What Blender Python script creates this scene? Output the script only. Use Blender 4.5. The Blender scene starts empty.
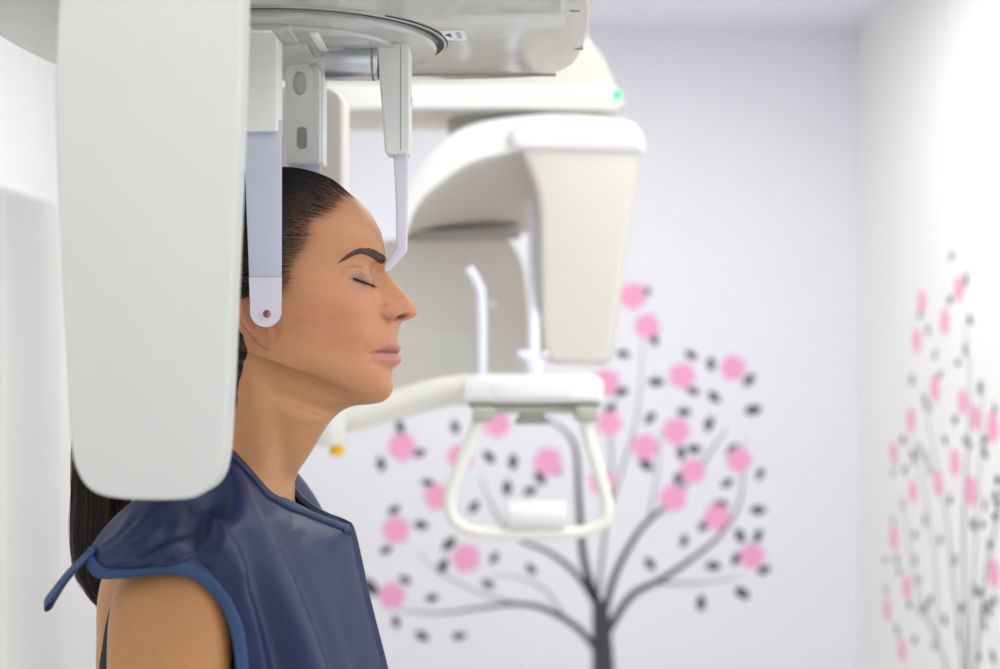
import bpy, bmesh, math, random
import numpy as np
from mathutils import Vector
from mathutils.bvhtree import BVHTree
random.seed(7); rng = np.random.default_rng(7)
C = bpy.context.scene.collection
PI = math.pi
CAMZ = 1.47          # eye level of the photographer
T = 0.00072          # metres per pixel at one metre (50 mm lens on 36 mm)
CX, CY = 500.0, 334.5
HY = 1.335           # distance of the woman's mid-plane
K = T*HY             # one model unit of the figure, in metres

def at(u, v, y): return Vector(((u-CX)*T*y, y, CAMZ+(CY-v)*T*y))
def s2l(c):
    c = c/255.0
    return c/12.92 if c <= 0.04045 else ((c+0.055)/1.055)**2.4
def rgb(*c): return tuple(s2l(x) for x in c)+(1.0,)

# ------------------------------------------------------------- materials
MATS = {}
def mat(name, col, rough=0.5, metal=0.0, spec=0.5, coat=0.0, alpha=1.0, emit=None, es=0, sss=0.0, noise=0.0, nscale=40, bump=0.0, bscale=200, trans=0.0):
    if name in MATS: return MATS[name]
    m = bpy.data.materials.new(name); m.use_nodes = True
    nt = m.node_tree; b = nt.nodes['Principled BSDF']
    b.inputs['Base Color'].default_value = rgb(*col)
    b.inputs['Roughness'].default_value = rough
    b.inputs['Metallic'].default_value = metal
    b.inputs['Specular IOR Level'].default_value = spec
    b.inputs['Coat Weight'].default_value = coat
    b.inputs['Alpha'].default_value = alpha
    b.inputs['Transmission Weight'].default_value = trans
    if sss:
        b.inputs['Subsurface Weight'].default_value = sss
        b.inputs['Subsurface Radius'].default_value = (1.0, 0.35, 0.2)
        b.inputs['Subsurface Scale'].default_value = 0.004
    if emit:
        b.inputs['Emission Color'].default_value = rgb(*emit); b.inputs['Emission Strength'].default_value = es
    tc = nt.nodes.new('ShaderNodeTexCoord')
    if noise:
        n = nt.nodes.new('ShaderNodeTexNoise'); n.inputs['Scale'].default_value = nscale; n.inputs['Detail'].default_value = 4
        mx = nt.nodes.new('ShaderNodeMix'); mx.data_type = 'RGBA'
        mx.inputs[6].default_value = rgb(*[max(0, c*(1-noise)) for c in col]); mx.inputs[7].default_value = rgb(*[min(255, c*(1+noise)) for c in col])
        nt.links.new(tc.outputs['Object'], n.inputs['Vector']); nt.links.new(n.outputs['Fac'], mx.inputs[0])
        nt.links.new(mx.outputs[2], b.inputs['Base Color'])
    if bump:
        n = nt.nodes.new('ShaderNodeTexNoise'); n.inputs['Scale'].default_value = bscale; n.inputs['Detail'].default_value = 3
        bp = nt.nodes.new('ShaderNodeBump'); bp.inputs['Strength'].default_value = bump; bp.inputs['Distance'].default_value = 0.001
        nt.links.new(tc.outputs['Object'], n.inputs['Vector']); nt.links.new(n.outputs['Fac'], bp.inputs['Height'])
        nt.links.new(bp.outputs['Normal'], b.inputs['Normal'])
    MATS[name] = m
    return m
def attr_mat(name, attr, rough, sss=0.0, spec=0.4, bump=0.0, bscale=900, aniso=0.0, noise=0.0):
    m = mat(name, (200, 150, 120), rough, spec=spec, sss=sss, bump=bump, bscale=bscale)
    nt = m.node_tree; b = nt.nodes['Principled BSDF']
    a = nt.nodes.new('ShaderNodeAttribute'); a.attribute_name = attr
    if noise:
        tc = nt.nodes.new('ShaderNodeTexCoord')
        n = nt.nodes.new('ShaderNodeTexNoise'); n.inputs['Scale'].default_value = 130; n.inputs['Detail'].default_value = 6
        mr = nt.nodes.new('ShaderNodeMapRange'); mr.inputs[3].default_value = 1-noise; mr.inputs[4].default_value = 1+noise
        mx = nt.nodes.new('ShaderNodeVectorMath'); mx.operation = 'SCALE'
        nt.links.new(tc.outputs['Object'], n.inputs['Vector']); nt.links.new(n.outputs['Fac'], mr.inputs[0])
        nt.links.new(a.outputs['Color'], mx.inputs[0]); nt.links.new(mr.outputs[0], mx.inputs[3])
        nt.links.new(mx.outputs[0], b.inputs['Base Color'])
    else:
        nt.links.new(a.outputs['Color'], b.inputs['Base Color'])
    return m

m_wall = mat('wall_paint_lavender', (234, 235, 242), 0.9, noise=0.006, nscale=3)
m_wall_r = mat('wall_paint_white', (240, 241, 240), 0.9, noise=0.006, nscale=3)
m_ceil = mat('ceiling_paint', (238, 240, 246), 0.9)
m_floor = mat('floor_vinyl', (226, 225, 224), 0.35, noise=0.03, nscale=8)
m_shell = mat('machine_shell_white', (226, 226, 221), 0.35, coat=0.1)
m_panel = mat('detector_shell', (194, 194, 190), 0.5)
m_plate = mat('glossy_grey_plastic', (182, 179, 171), 0.14, spec=0.7, coat=0.55)
m_disc = mat('disc_grey_plastic', (180, 178, 173), 0.12, spec=0.7, coat=0.5)
m_hold = mat('holder_plastic', (226, 225, 220), 0.4)
m_hold2 = mat('knob_plastic', (228, 228, 223), 0.35)
m_grey = mat('grey_inlay', (148, 148, 142), 0.5)
m_dark = mat('dark_gap', (45, 45, 48), 0.6)
m_chrome = mat('brushed_steel', (205, 205, 212), 0.3, metal=.75, noise=0.05, nscale=60)
m_rod = mat('frosted_plastic', (204, 206, 223), 0.3, alpha=0.76, sss=0.0)
m_rod2 = mat('frosted_plastic_tip', (222, 218, 231), 0.3, alpha=0.82)
m_cream = mat('machine_shell_cream', (210, 205, 196), 0.4)
m_white = mat('gloss_white', (236, 236, 234), 0.35, coat=0.1)
m_beige = mat('machine_shell_beige', (216, 211, 203), 0.45)
m_frame = mat('handle_tube_cream', (238, 236, 226), 0.3)
m_green = mat('grey_green_trim', (176, 177, 163), 0.5)
m_yellow = mat('yellow_knob', (245, 185, 10), 0.4)
m_led = mat('green_led', (60, 200, 130), 0.4, emit=(60, 255, 130), es=1.2)
m_pink = mat('decal_pink', (242, 168, 203), 0.7)
m_leaf = mat('decal_charcoal', (64, 68, 75), 0.7)
m_bran = mat('decal_branch', (112, 114, 122), 0.7)
m_trunk = mat('decal_trunk', (66, 68, 76), 0.7)
m_lash = mat('lash_dark', (32, 24, 24), 0.6)
m_brow = mat('brow_brown', (84, 60, 50), 0.7)
m_apron = mat('lead_apron_navy', (18, 31, 70), 0.42, spec=0.42, bump=0.15, bscale=300, noise=0.04, nscale=25)
m_bind = mat('binding_blue', (30, 60, 100), 0.6, bump=0.3, bscale=1500)
m_tank = mat('black_jersey', (24, 25, 32), 0.85)
m_trous = mat('trouser_grey', (60, 62, 70), 0.85)
m_shoe = mat('shoe_white', (225, 225, 225), 0.5)
m_paper = mat('label_white', (238, 238, 240), 0.5)
m_ink = mat('label_ink', (70, 70, 76), 0.6)

# ------------------------------------------------------------- helpers
def wloc(p):
    o = Vector((0, 0, 0))
    while p is not None:
        o += p.location; p = p.parent
    return o
def link(name, me, m, parent=None, smooth=True, sharp=None):
    o = bpy.data.objects.new(name, me); C.objects.link(o)
    if m is not None and not me.materials: me.materials.append(m)
    if parent is not None:
        off = wloc(parent)
        a = np.empty(len(me.vertices)*3, dtype=np.float32); me.vertices.foreach_get('co', a)
        a = a.reshape(-1, 3) - np.array(off, dtype=np.float32)
        me.vertices.foreach_set('co', a.ravel()); o.parent = parent
    if smooth:
        me.polygons.foreach_set('use_smooth', [True]*len(me.polygons))
        if sharp: me.set_sharp_from_angle(angle=math.radians(sharp))
    me.update()
    return o
def from_np(name, V, F, m, parent=None, smooth=True, sharp=None, recalc=True):
    me = bpy.data.meshes.new(name); me.from_pydata([tuple(map(float, p)) for p in V], [], [tuple(map(int, f)) for f in F]); me.validate()
    if recalc:
        b = bmesh.new(); b.from_mesh(me); bmesh.ops.recalc_face_normals(b, faces=b.faces); b.to_mesh(me); b.free()
    return link(name, me, m, parent, smooth, sharp)
def from_bm(name, bm, m, parent=None, smooth=True, sharp=35):
    bmesh.ops.recalc_face_normals(bm, faces=bm.faces)
    me = bpy.data.meshes.new(name); bm.to_mesh(me); bm.free()
    return link(name, me, m, parent, smooth, sharp)
def thing(name, label, cat, loc, group=None):
    o = bpy.data.objects.new(name, None); C.objects.link(o); o.location = loc
    o.empty_display_size = 0.05
    o['label'] = label; o['category'] = cat
    if group: o['group'] = group
    return o
def box_bm(x0, x1, y0, y1, z0, z1, bev=0.0, seg=3, bm=None):
    b = bmesh.new()
    r = bmesh.ops.create_cube(b, size=1)
    for v in b.verts:
        v.co = Vector(((x0+x1)/2+v.co.x*(x1-x0), (y0+y1)/2+v.co.y*(y1-y0), (z0+z1)/2+v.co.z*(z1-z0)))
    if bev: bmesh.ops.bevel(b, geom=b.edges[:], offset=bev, segments=seg, profile=0.5, affect='EDGES')
    if bm is not None:
        me = bpy.data.meshes.new('tmp'); b.to_mesh(me); b.free(); bm.from_mesh(me); bpy.data.meshes.remove(me); return bm
    return b
def prism_bm(pts, y0, y1, bev=0.0, seg=3, top=None):
    """outline in x,z (world), from y0 to y1; top: outline at y1 when different"""
    b = bmesh.new()
    f = [b.verts.new((p[0], y0, p[1])) for p in pts]
    g = [b.verts.new((p[0], y1, p[1])) for p in (top or pts)]
    n = len(pts)
    b.faces.new(f); b.faces.new(g[::-1])
    for i in range(n): b.faces.new((f[i], g[i], g[(i+1) % n], f[(i+1) % n]))
    bmesh.ops.recalc_face_normals(b, faces=b.faces)
    if bev:
        rim = [e for e in b.edges if abs(e.verts[0].co.y-e.verts[1].co.y) < 1e-7]
        bmesh.ops.bevel(b, geom=rim, offset=bev, segments=seg, profile=0.5, affect='EDGES')
    return b
def hole_bm(pts, hole, y0, y1):
    b = bmesh.new(); loops = []
    for L in (pts, hole):
        vs = [b.verts.new((p[0], y0, p[1])) for p in L]; loops.append(vs)
        for i in range(len(vs)): b.edges.new((vs[i], vs[(i+1) % len(vs)]))
    r = bmesh.ops.triangle_fill(b, use_beauty=True, use_dissolve=False, edges=b.edges[:])
    fs = b.faces[:]
    g = bmesh.ops.extrude_face_region(b, geom=fs)
    for e in g['geom']:
        if isinstance(e, bmesh.types.BMVert): e.co.y = y1
    return b
def plan_bm(pts, z0, z1, bev=0.0, seg=3):
    b = prism_bm([(p[0], p[1]) for p in pts], z0, z1, bev, seg)
    for v in b.verts: v.co = Vector((v.co.x, v.co.z, v.co.y))
    return b
def smooth_poly(pts, n=8, closed=True):
    P = [Vector(p) for p in pts]; N = len(P); out = []
    rngi = range(N) if closed else range(N-1)
    for i in rngi:
        p0, p1, p2, p3 = (P[(i-1) % N], P[i], P[(i+1) % N], P[(i+2) % N]) if closed else (P[max(i-1, 0)], P[i], P[i+1], P[min(i+2, N-1)])
        for j in range(n):
            t = j/n
            out.append(0.5*((2*p1)+(-p0+p2)*t+(2*p0-5*p1+4*p2-p3)*t*t+(-p0+3*p1-3*p2+p3)*t**3))
    if not closed: out.append(P[-1])
    return out
def round_poly(pts, r, n=6):
    """round the corners of a polygon (2-D)"""
    out = []; N = len(pts); rr = r if isinstance(r, (list, tuple)) else [r]*N
    for i in range(N):
        p = Vector(pts[i]); a = Vector(pts[i-1]); b = Vector(pts[(i+1) % N])
        if rr[i] <= 0: out.append(p); continue
        d1 = (a-p); d2 = (b-p); q = min(rr[i], d1.length*0.49, d2.length*0.49)
        s = p+d1.normalized()*q; e = p+d2.normalized()*q
        for j in range(n+1):
            t = j/n; out.append((1-t)**2*s+2*t*(1-t)*p+t*t*e)
    return out
def tube_np(path, radii, ns=10, flat=1.0, up=None, caps=True):
    P = [Vector(p) for p in path]; n = len(P); V = []; F = []
    u0 = up or Vector((0, 1, 0))
    for i in range(n):
        t = (P[min(i+1, n-1)]-P[max(i-1, 0)]).normalized()
        a = t.cross(u0)
        if a.length < 1e-4: a = t.cross(Vector((1, 0, 0)))
        a.normalize(); b = a.cross(t).normalized()
        r = radii[i] if hasattr(radii, '__len__') else radii
        for k in range(ns):
            th = 2*PI*k/ns
            V.append(P[i]+a*math.cos(th)*r+b*math.sin(th)*r*flat)
    for i in range(n-1):
        for k in range(ns):
            F.append((i*ns+k, i*ns+(k+1) % ns, (i+1)*ns+(k+1) % ns, (i+1)*ns+k))
    if caps:
        F.append(tuple(range(ns))[::-1]); F.append(tuple((n-1)*ns+k for k in range(ns)))
    return V, F
def tube(name, path, radii, m, parent=None, ns=12, flat=1.0, up=None):
    V, F = tube_np(path, radii, ns, flat, up); return from_np(name, V, F, m, parent, sharp=50)
def cyl_bm(c, r, h, axis='Z', ns=40, bev=0.0, r2=None):
    b = bmesh.new(); bmesh.ops.create_cone(b, cap_ends=True, segments=ns, radius1=r, radius2=r if r2 is None else r2, depth=h)
    if bev:
        rim = [e for e in b.edges if abs(e.verts[0].co.z-e.verts[1].co.z) < 1e-7]
        bmesh.ops.bevel(b, geom=rim, offset=bev, segments=3, profile=0.5, affect='EDGES')
    for v in b.verts:
        x, y, z = v.co
        v.co = Vector((x, y, z) if axis == 'Z' else ((z, x, y) if axis == 'X' else (x, z, y)))+Vector(c)
    return b
def bake(o, mods):
    """apply modifiers by evaluating, return a fresh mesh"""
    for kind, kw in mods:
        md = o.modifiers.new('m', kind)
        for k, v in kw.items(): setattr(md, k, v)
    dg = bpy.context.evaluated_depsgraph_get(); dg.update()
    me = bpy.data.meshes.new_from_object(o.evaluated_get(dg), preserve_all_data_layers=True, depsgraph=dg)
    o.modifiers.clear()
    return me
def drop(o):
    me = o.data; bpy.data.objects.remove(o); 
    if me.users == 0: bpy.data.meshes.remove(me)
def bool_op(o, cutter, op='DIFFERENCE', solver='EXACT'):
    me = bake(o, [('BOOLEAN', dict(object=cutter, operation=op, solver=solver))])
    old = o.data; o.data = me; bpy.data.meshes.remove(old); drop(cutter)

# ------------------------------------------------------------- room
WY, WX, LX, RY, CZ = 4.6, 1.185, -1.25, -2.3, CAMZ+(CY-27)*T*4.6
def struct(name, bm, m):
    o = from_bm(name, bm, m, smooth=False); o['kind'] = 'structure'; return o
struct('floor', box_bm(LX-.1, WX+.1, RY-.1, WY+.1, -.1, 0), m_floor)
struct('ceiling', box_bm(LX-.1, WX+.1, RY-.1, WY+.1, CZ, CZ+.1), m_ceil)
struct('wall_back', box_bm(LX-.1, WX+.1, WY, WY+.1, 0, CZ), m_wall)
b = box_bm(LX-.1, -1, RY-.1, RY, 0, CZ); box_bm(1, WX+.1, RY-.1, RY, 0, CZ, bm=b); box_bm(-1, 1, RY-.1, RY, 0, .35, bm=b); box_bm(-1, 1, RY-.1, RY, 2.35, CZ, bm=b)  # opening made up to house the fill light behind the camera
struct('wall_front', b, m_wall)
b = box_bm(-1, -.95, RY-.08, RY-.03, .35, 2.35, .004); box_bm(.95, 1, RY-.08, RY-.03, .35, 2.35, .004, bm=b); box_bm(-1, 1, RY-.08, RY-.03, .35, .4, .004, bm=b); box_bm(-1, 1, RY-.08, RY-.03, 2.3, 2.35, .004, bm=b); box_bm(-.025, .025, RY-.08, RY-.03, .35, 2.35, .004, bm=b)
o = from_bm('added_rear_window', b, m_white); o['kind'] = 'structure'  # added frame around the made-up rear opening
struct('wall_left', box_bm(LX-.1, LX, RY, WY, 0, CZ), m_wall_r)
# right wall with a window opening near the photographer
wy0, wy1, wz0, wz1 = 0.35, 1.95, 0.95, 2.2
b = box_bm(WX, WX+.1, RY, wy0, 0, CZ); box_bm(WX, WX+.1, wy1, WY, 0, CZ, bm=b); box_bm(WX, WX+.1, wy0, wy1, 0, wz0, bm=b); box_bm(WX, WX+.1, wy0, wy1, wz1, CZ, bm=b)
struct('wall_right', b, m_wall_r)
b = box_bm(WX+.02, WX+.07, wy0, wy0+.05, wz0, wz1, .004)
box_bm(WX+.02, WX+.07, wy1-.05, wy1, wz0, wz1, .004, bm=b); box_bm(WX+.02, WX+.07, wy0, wy1, wz0, wz0+.05, .004, bm=b); box_bm(WX+.02, WX+.07, wy0, wy1, wz1-.05, wz1, .004, bm=b)
box_bm(WX+.02, WX+.07, (wy0+wy1)/2-.025, (wy0+wy1)/2+.025, wz0, wz1, .004, bm=b)
o = from_bm('window_1', b, m_white); o['kind'] = 'structure'
for nm, bb in (('baseboard_back', (LX, WX, WY-.012, WY, 0, .08)), ('baseboard_left', (LX, LX+.012, RY, WY, 0, .08)), ('baseboard_right', (WX-.012, WX, RY, WY, 0, .08))):
    struct(nm, box_bm(*bb, .003), m_white)

# ceiling lamps (out of frame)
def ceiling_lamp(x, y, sx, sy, label, power):
    t = thing('ceiling_light', label, 'lamp', (x, y, CZ), 'flat ceiling light panels')
    b = box_bm(x-sx/2-.02, x+sx/2+.02, y-sy/2-.02, y+sy/2+.02, CZ-.03, CZ-.001, .004)
    from_bm('frame', b, m_white, t)
    b = box_bm(x-sx/2, x+sx/2, y-sy/2, y+sy/2, CZ-.034, CZ-.028)
    from_bm('diffuser', b, mat('lamp_diffuser', (255, 255, 255), 0.5, emit=(255, 250, 244), es=2.0), t, smooth=False)
    ld = bpy.data.lights.new('lamp', 'AREA'); ld.shape = 'RECTANGLE'; ld.size = sx; ld.size_y = sy; ld.energy = power; ld.color = (1, .985, .96)
    l = bpy.data.objects.new('lamp_light', ld); C.objects.link(l); l.location = (x, y, CZ-.04)
ceiling_lamp(0.0, 0.1, 1.2, 1.2, 'square ceiling light panel above the photographer', 7.5)
ceiling_lamp(0.5, 1.75, 0.6, 0.9, 'added ceiling fill panel above the woman, nearest the window wall', 7.5)  # added lamp: lifts forehead, nose and unit fronts, no such fixture known
ceiling_lamp(0.1, 3.3, 1.4, 0.6, 'ceiling light panel above the x-ray unit, nearest the back wall', 13)
def area(name, loc, rot, sx, sy, power, col=(1, 1, 1)):
    ld = bpy.data.lights.new(name, 'AREA'); ld.shape = 'RECTANGLE'; ld.size = sx; ld.size_y = sy; ld.energy = power; ld.color = col
    l = bpy.data.objects.new(name, ld); C.objects.link(l); l.location = loc; l.rotation_euler = rot
    return l
area('window_daylight', (WX+.02, (wy0+wy1)/2, (wz0+wz1)/2), (0, PI/2, 0), wz1-wz0, wy1-wy0, 8, (.95, .98, 1))
area('rear_fill_light', (0.0, RY-.02, 1.35), (PI/2, 0, 0), 1.9, 1.9, 4.5, (1, .99, .97))  # added frontal fill from behind the camera, set in the made-up opening

# ------------------------------------------------------------- wall decals
def flat_shape(name, pts2, wall, m, parent, off=0.0):
    """pts2: list of (a, z) on the wall; wall 'back' a = x, wall 'right' a = y; a vinyl sticker 0.6 mm thick"""
    th = 0.0006+off
    if wall == 'back': b = prism_bm(pts2, WY-th, WY-off*0.0-0.0001)
    else:
        b = prism_bm(pts2, WX-th, WX-0.0001)
        for v in b.verts: v.co = Vector((v.co.y, v.co.x, v.co.z))
    return from_bm(name, b, m, parent, smooth=False)
def bpos(u, v): return Vector(((u-CX)*T*WY, CAMZ+(CY-v)*T*WY))
def rpos(u, v):
    y = WX/((u-CX)*T); return Vector((y, CAMZ+(CY-v)*T*y))
def blossom(c, r, wall, parent, seed):
    rr = random.Random(seed); ph = rr.random()*6; pts = []
    for k in range(30):
        a = 2*PI*k/30; q = r*(0.88+0.16*abs(math.cos(2.5*(a+ph))))
        pts.append((c.x+q*math.cos(a), c.y+q*math.sin(a)))
    flat_shape('blossom', pts, wall, m_pink, parent, off=0.0004)
def leaf(c, L, ang, wall, parent):
    pts = []
    for k in range(13):
        t = k/12; pts.append((t-.5, .27*math.sin(PI*t)**.8))
    for k in range(1, 12):
        t = 1-k/12; pts.append((t-.5, -.27*math.sin(PI*t)**.8))
    ca, sa = math.cos(ang), math.sin(ang)
    flat_shape('leaf', [(c.x+L*(p*ca-q*sa), c.y+L*(p*sa+q*ca)) for p, q in pts], wall, m_leaf, parent)
def branch(pts, w0, w1, wall, parent, m, name='branch', off=0.0):
    P = smooth_poly([Vector((p.x, p.y)) for p in pts], 6, closed=False); n = len(P); L = []; R = []
    for i in range(n):
        t = (P[min(i+1, n-1)]-P[max(i-1, 0)]).normalized(); nrm = Vector((-t.y, t.x)); w = (w0+(w1-w0)*i/(n-1))/2
        L.append(P[i]+nrm*w); R.append(P[i]-nrm*w)
    flat_shape(name, L+R[::-1], wall, m, parent, off)
S = T*WY
tree = thing('tree_wall_decal', 'dark tree sticker with pink blossoms on the far lavender wall behind the x-ray unit', 'wall decal', (bpos(603, 700).x, WY-.001, .12))
branch([Vector((bpos(603, 0).x, .12)), bpos(604, 720), bpos(603, 660), bpos(600, 600)], 34*S, 15*S, 'back', tree, m_trunk, 'trunk', .0006)
BR = [([(600, 655), (578, 628), (545, 609), (515, 604), (480, 608), (440, 613), (400, 611)], 9, 2, 1), ([(520, 604), (480, 593), (440, 572), (418, 552)], 4, 1.5, 0),
      ([(562, 614), (545, 590), (520, 578), (490, 575)], 4, 1.5, 0), ([(597, 605), (577, 575), (550, 553), (520, 540), (498, 518), (480, 478)], 8, 1.5, 1),
      ([(598, 605), (584, 560), (579, 500), (576, 452), (566, 432), (545, 418)], 11, 3, 1), ([(597, 605), (604, 540), (612, 480), (608, 420), (600, 400)], 7, 2, 0),
      ([(606, 520), (625, 460), (638, 410), (643, 340)], 5, 1.5, 0), ([(603, 620), (615, 575), (640, 530), (672, 500), (705, 460), (727, 428)], 10, 1.5, 1),
      ([(648, 522), (656, 480), (661, 430)], 4, 1.5, 0), ([(606, 635), (630, 597), (660, 580), (690, 560), (720, 535), (740, 500), (745, 440)], 10, 1.5, 1),
      ([(655, 583), (700, 583), (742, 576)], 5, 1.5, 0)]
for p, a, c_, dk in BR: branch([bpos(*q) for q in p], a*S*(.85 if dk else .6), c_*S*.55, 'back', tree, m_trunk if dk else m_bran)
PK = [(682, 376), (733, 368), (606, 383), (609, 423), (676, 431), (645, 447), (693, 471), (673, 498), (739, 460), (717, 517), (752, 556), (647, 326), (633, 296),
      (402, 447), (460, 457), (437, 497), (396, 530), (466, 558), (392, 596), (497, 424), (548, 462), (602, 482)]
for i, p in enumerate(PK): blossom(bpos(*p), (12.5+random.random()*2)*S, 'back', tree, i)
LF = [(656, 382), (691, 355), (711, 364), (749, 380), (753, 410), (714, 397), (693, 391), (621, 392), (650, 418), (684, 412), (709, 424), (611, 408), (681, 453), (694, 449), (646, 465), (678, 479),
      (727, 483), (760, 474), (732, 450), (758, 510), (704, 525), (722, 507), (740, 536), (758, 536), (684, 541), (650, 564), (713, 566), (736, 559), (764, 570), (742, 593), (701, 603), (623, 354),
      (654, 339), (645, 292), (400, 427), (381, 464), (419, 453), (455, 427), (459, 451), (428, 483), (394, 510), (421, 525), (386, 550), (449, 544), (443, 566), (474, 507), (489, 457), (513, 462),
      (507, 488), (530, 491), (494, 558), (531, 569), (488, 584), (370, 587), (405, 580), (432, 598), (396, 622), (422, 636), (459, 636), (555, 470), (540, 478), (718, 505)]
BIG = {(370, 587): 24, (752, 410): 18, (742, 593): 19, (701, 603): 18, (753, 410): 19, (449, 544): 19, (381, 464): 17, (764, 570): 16, (749, 380): 17}
for i, p in enumerate(LF): leaf(bpos(*p), BIG.get(p, 14.5+random.random()*3.5)*S, random.uniform(-1.0, 2.2), 'back', tree)

tree2 = thing('tree_wall_decal', 'dark tree sticker with pink blossoms on the white side wall, seen edge on', 'wall decal', (WX-.001, 3.5, .12))
def rc(y, z): return Vector((y, z))
branch([rc(3.5, .12), rc(3.5, .3), rc(3.52, .52)], .1, .05, 'right', tree2, m_trunk, 'trunk', .0006)
m_bran2 = mat('decal_branch_pale', (158, 160, 168), 0.7)
for p, a in (([(3.5, .45), (3.62, .8), (3.72, 1.05), (3.9, 1.3)], .022), ([(3.5, .45), (3.55, .95), (3.5, 1.3), (3.54, 1.5)], .024), ([(3.5, .4), (3.7, .6), (3.95, .75), (4.1, 1.0)], .022),
             ([(3.5, .48), (3.4, .85), (3.3, 1.05), (3.15, 1.35)], .022), ([(3.5, .4), (3.3, .6), (3.1, .8), (2.95, .98)], .022), ([(3.52, .6), (3.46, .95), (3.4, 1.35)], .015), ([(3.75, .64), (3.8, .9), (4.0, 1.2)], .015)):
    branch([rc(*q) for q in p], a, .005, 'right', tree2, m_bran2)
PK2 = [(922, 302), (959, 289), (945, 322), (917, 341), (935, 389), (963, 402), (976, 418), (993, 427), (911, 420), (894, 453), (955, 463), (913, 492), (938, 482), (971, 491), (894, 538), (907, 587), (887, 610), (902, 650), (994, 574), (1020, 470), (1030, 560), (1012, 520)]
for i, p in enumerate(PK2): blossom(rpos(*p), .034+random.random()*.006, 'right', tree2, 50+i)
LF2 = [(952, 256), (966, 280), (965, 350), (958, 363), (980, 388), (955, 420), (985, 440), (985, 453), (974, 525), (896, 460), (886, 590), (940, 375), (928, 330), (950, 300), (920, 315), (925, 400), (903, 440),
       (945, 440), (965, 440), (995, 410), (920, 450), (930, 470), (950, 500), (985, 505), (903, 505), (925, 520), (940, 540), (897, 560), (915, 560), (955, 560), (975, 590), (990, 545), (930, 600), (897, 630), (915, 640),
       (945, 620), (985, 625), (995, 600), (893, 520), (905, 470), (935, 355), (970, 320), (998, 480), (886, 560), (920, 610), (912, 380), (1015, 440), (1025, 500), (1010, 600), (1035, 590)]
LF2 += [(random.uniform(890, 1000), random.uniform(400, 660)) for _ in range(26)]
for i, p in enumerate(LF2): leaf(rpos(*p), .036+random.random()*.012, random.uniform(0, 3), 'right', tree2)

# ------------------------------------------------------------- tall cabinet at the left wall
cab = thing('tall_cabinet', 'tall plain white cabinet against the wall at the left edge of the room', 'cabinet', (-1.03, 3.1, 0))
cz1 = CAMZ+(CY-192)*T*2.9
from_bm('body', box_bm(LX+.002, -1.0, 2.75, 3.45, 0.06, cz1, .012), m_white, cab)
from_bm('plinth', box_bm(LX+.01, -1.02, 2.78, 3.42, 0, .06), m_grey, cab)
for k in range(2):
    d = from_bm('door', box_bm(-.999, -.983, 2.755+.348*k, 3.098+.348*k, .08, cz1-.01, .004), m_white, cab)

# ------------------------------------------------------------- pano x-ray unit behind
U = thing('xray_unit', 'cream panoramic dental x-ray unit with overhead rotating arm behind the woman', 'x-ray machine', (-.62, 2.95, 0))
def W(pts, y): return [(at(p[0], p[1], y).x, at(p[0], p[1], y).z) for p in pts]
from_bm('column', box_bm(-.72, -.50, 2.88, 3.12, .04, 2.25, .03), m_cream, U)
from_bm('base', box_bm(-.85, -.25, 2.6, 3.2, 0, .05, .02), m_cream, U)
# gantry head: long carriage with sloped right end
yg = 2.5
gp = [(170, 40), (560, 20), (585, 32), (604, 58), (618, 88), (626, 104), (618, 113), (560, 112), (520, 110), (470, 111), (430, 110), (380, 110), (170, 110)]
g = from_bm('gantry', prism_bm(W(gp, yg), yg, yg+.26, .01, 4), m_cream, U)
from_bm('trim_band', prism_bm(round_poly(W([(250, 84), (612, 86), (622, 104), (612, 108), (250, 110)], yg), .008), yg-.006, yg+.03, .004), m_white, g)
o = from_bm('status_light', cyl_bm(at(617, 95, yg-.006), .0085, .008, 'Y', 24, .002), m_led, g)
# rotating arm: white front face, sloping grey inner vault
up = [(403, 232), (401, 206), (412, 178), (432, 152), (465, 127), (520, 116), (575, 115), (625, 120), (641, 132), (645, 150)]
lo = [(645, 152), (540, 152), (515, 151), (470, 163), (436, 186), (416, 207), (406, 233)]
ya = 2.47
UP = smooth_poly([Vector(at(*p, ya)) for p in up], 6, False)
bm = bmesh.new()
upp = [Vector((p.x, p.z)) for p in UP]; lop = [Vector((at(*p, ya).x, at(*p, ya).z)) for p in lo[:2]]+smooth_poly([Vector((at(*p, ya).x, at(*p, ya).z)) for p in lo[2:]], 6, False)
ra = from_bm('rotating_arm', prism_bm([tuple(p) for p in upp+lop], ya, ya+.05, .0015, 2), m_white, U)
# vault (thick sloping shell)
fu = smooth_poly([Vector(p) for p in [(560, 150), (515, 150), (470, 162), (436, 185), (416, 206), (405, 232)]], 8, False)
fr = [at(p.x, p.y, ya+.03) for p in fu]
n = len(fr); V = []; F = []; back_y = 2.9
for j in range(13):
    t = j/12
    for i, p in enumerate(fr):
        q = at(min(fu[i].x, 535), 234, back_y)
        z = p.z*(1-t)+q.z*t-.03*math.sin(PI*t)*(fr[0].z-q.z)/.1*.3
        V.append(Vector((p.x*(1-t)+q.x*t, p.y*(1-t)+q.y*t, z)))
m0 = len(V)
V += [v+Vector((0, 0, .03+.02)) for v in V]
for j in range(12):
    for i in range(n-1):
        a = j*n+i; F.append((a, a+1, a+n+1, a+n)); F.append((m0+a, m0+a+n, m0+a+n+1, m0+a+1))
for i in range(n-1): F.append((i, m0+i, m0+i+1, i+1)); q = 12*n+i; F.append((q, q+1, m0+q+1, m0+q))
for j in range(12): F.append((j*n, j*n+n, m0+j*n+n, m0+j*n)); q = j*n+n-1; F.append((q, m0+q, m0+q+n, q+n))
from_np('inner_vault', V, F, m_beige, ra)
# pivot between gantry and arm
from_bm('pivot', cyl_bm((at(500, 120, 2.6).x, 2.65, at(500, 116, 2.6).z), .10, .05, 'Z'), mat('pivot_grey', (176, 178, 172), .5), ra)
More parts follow.
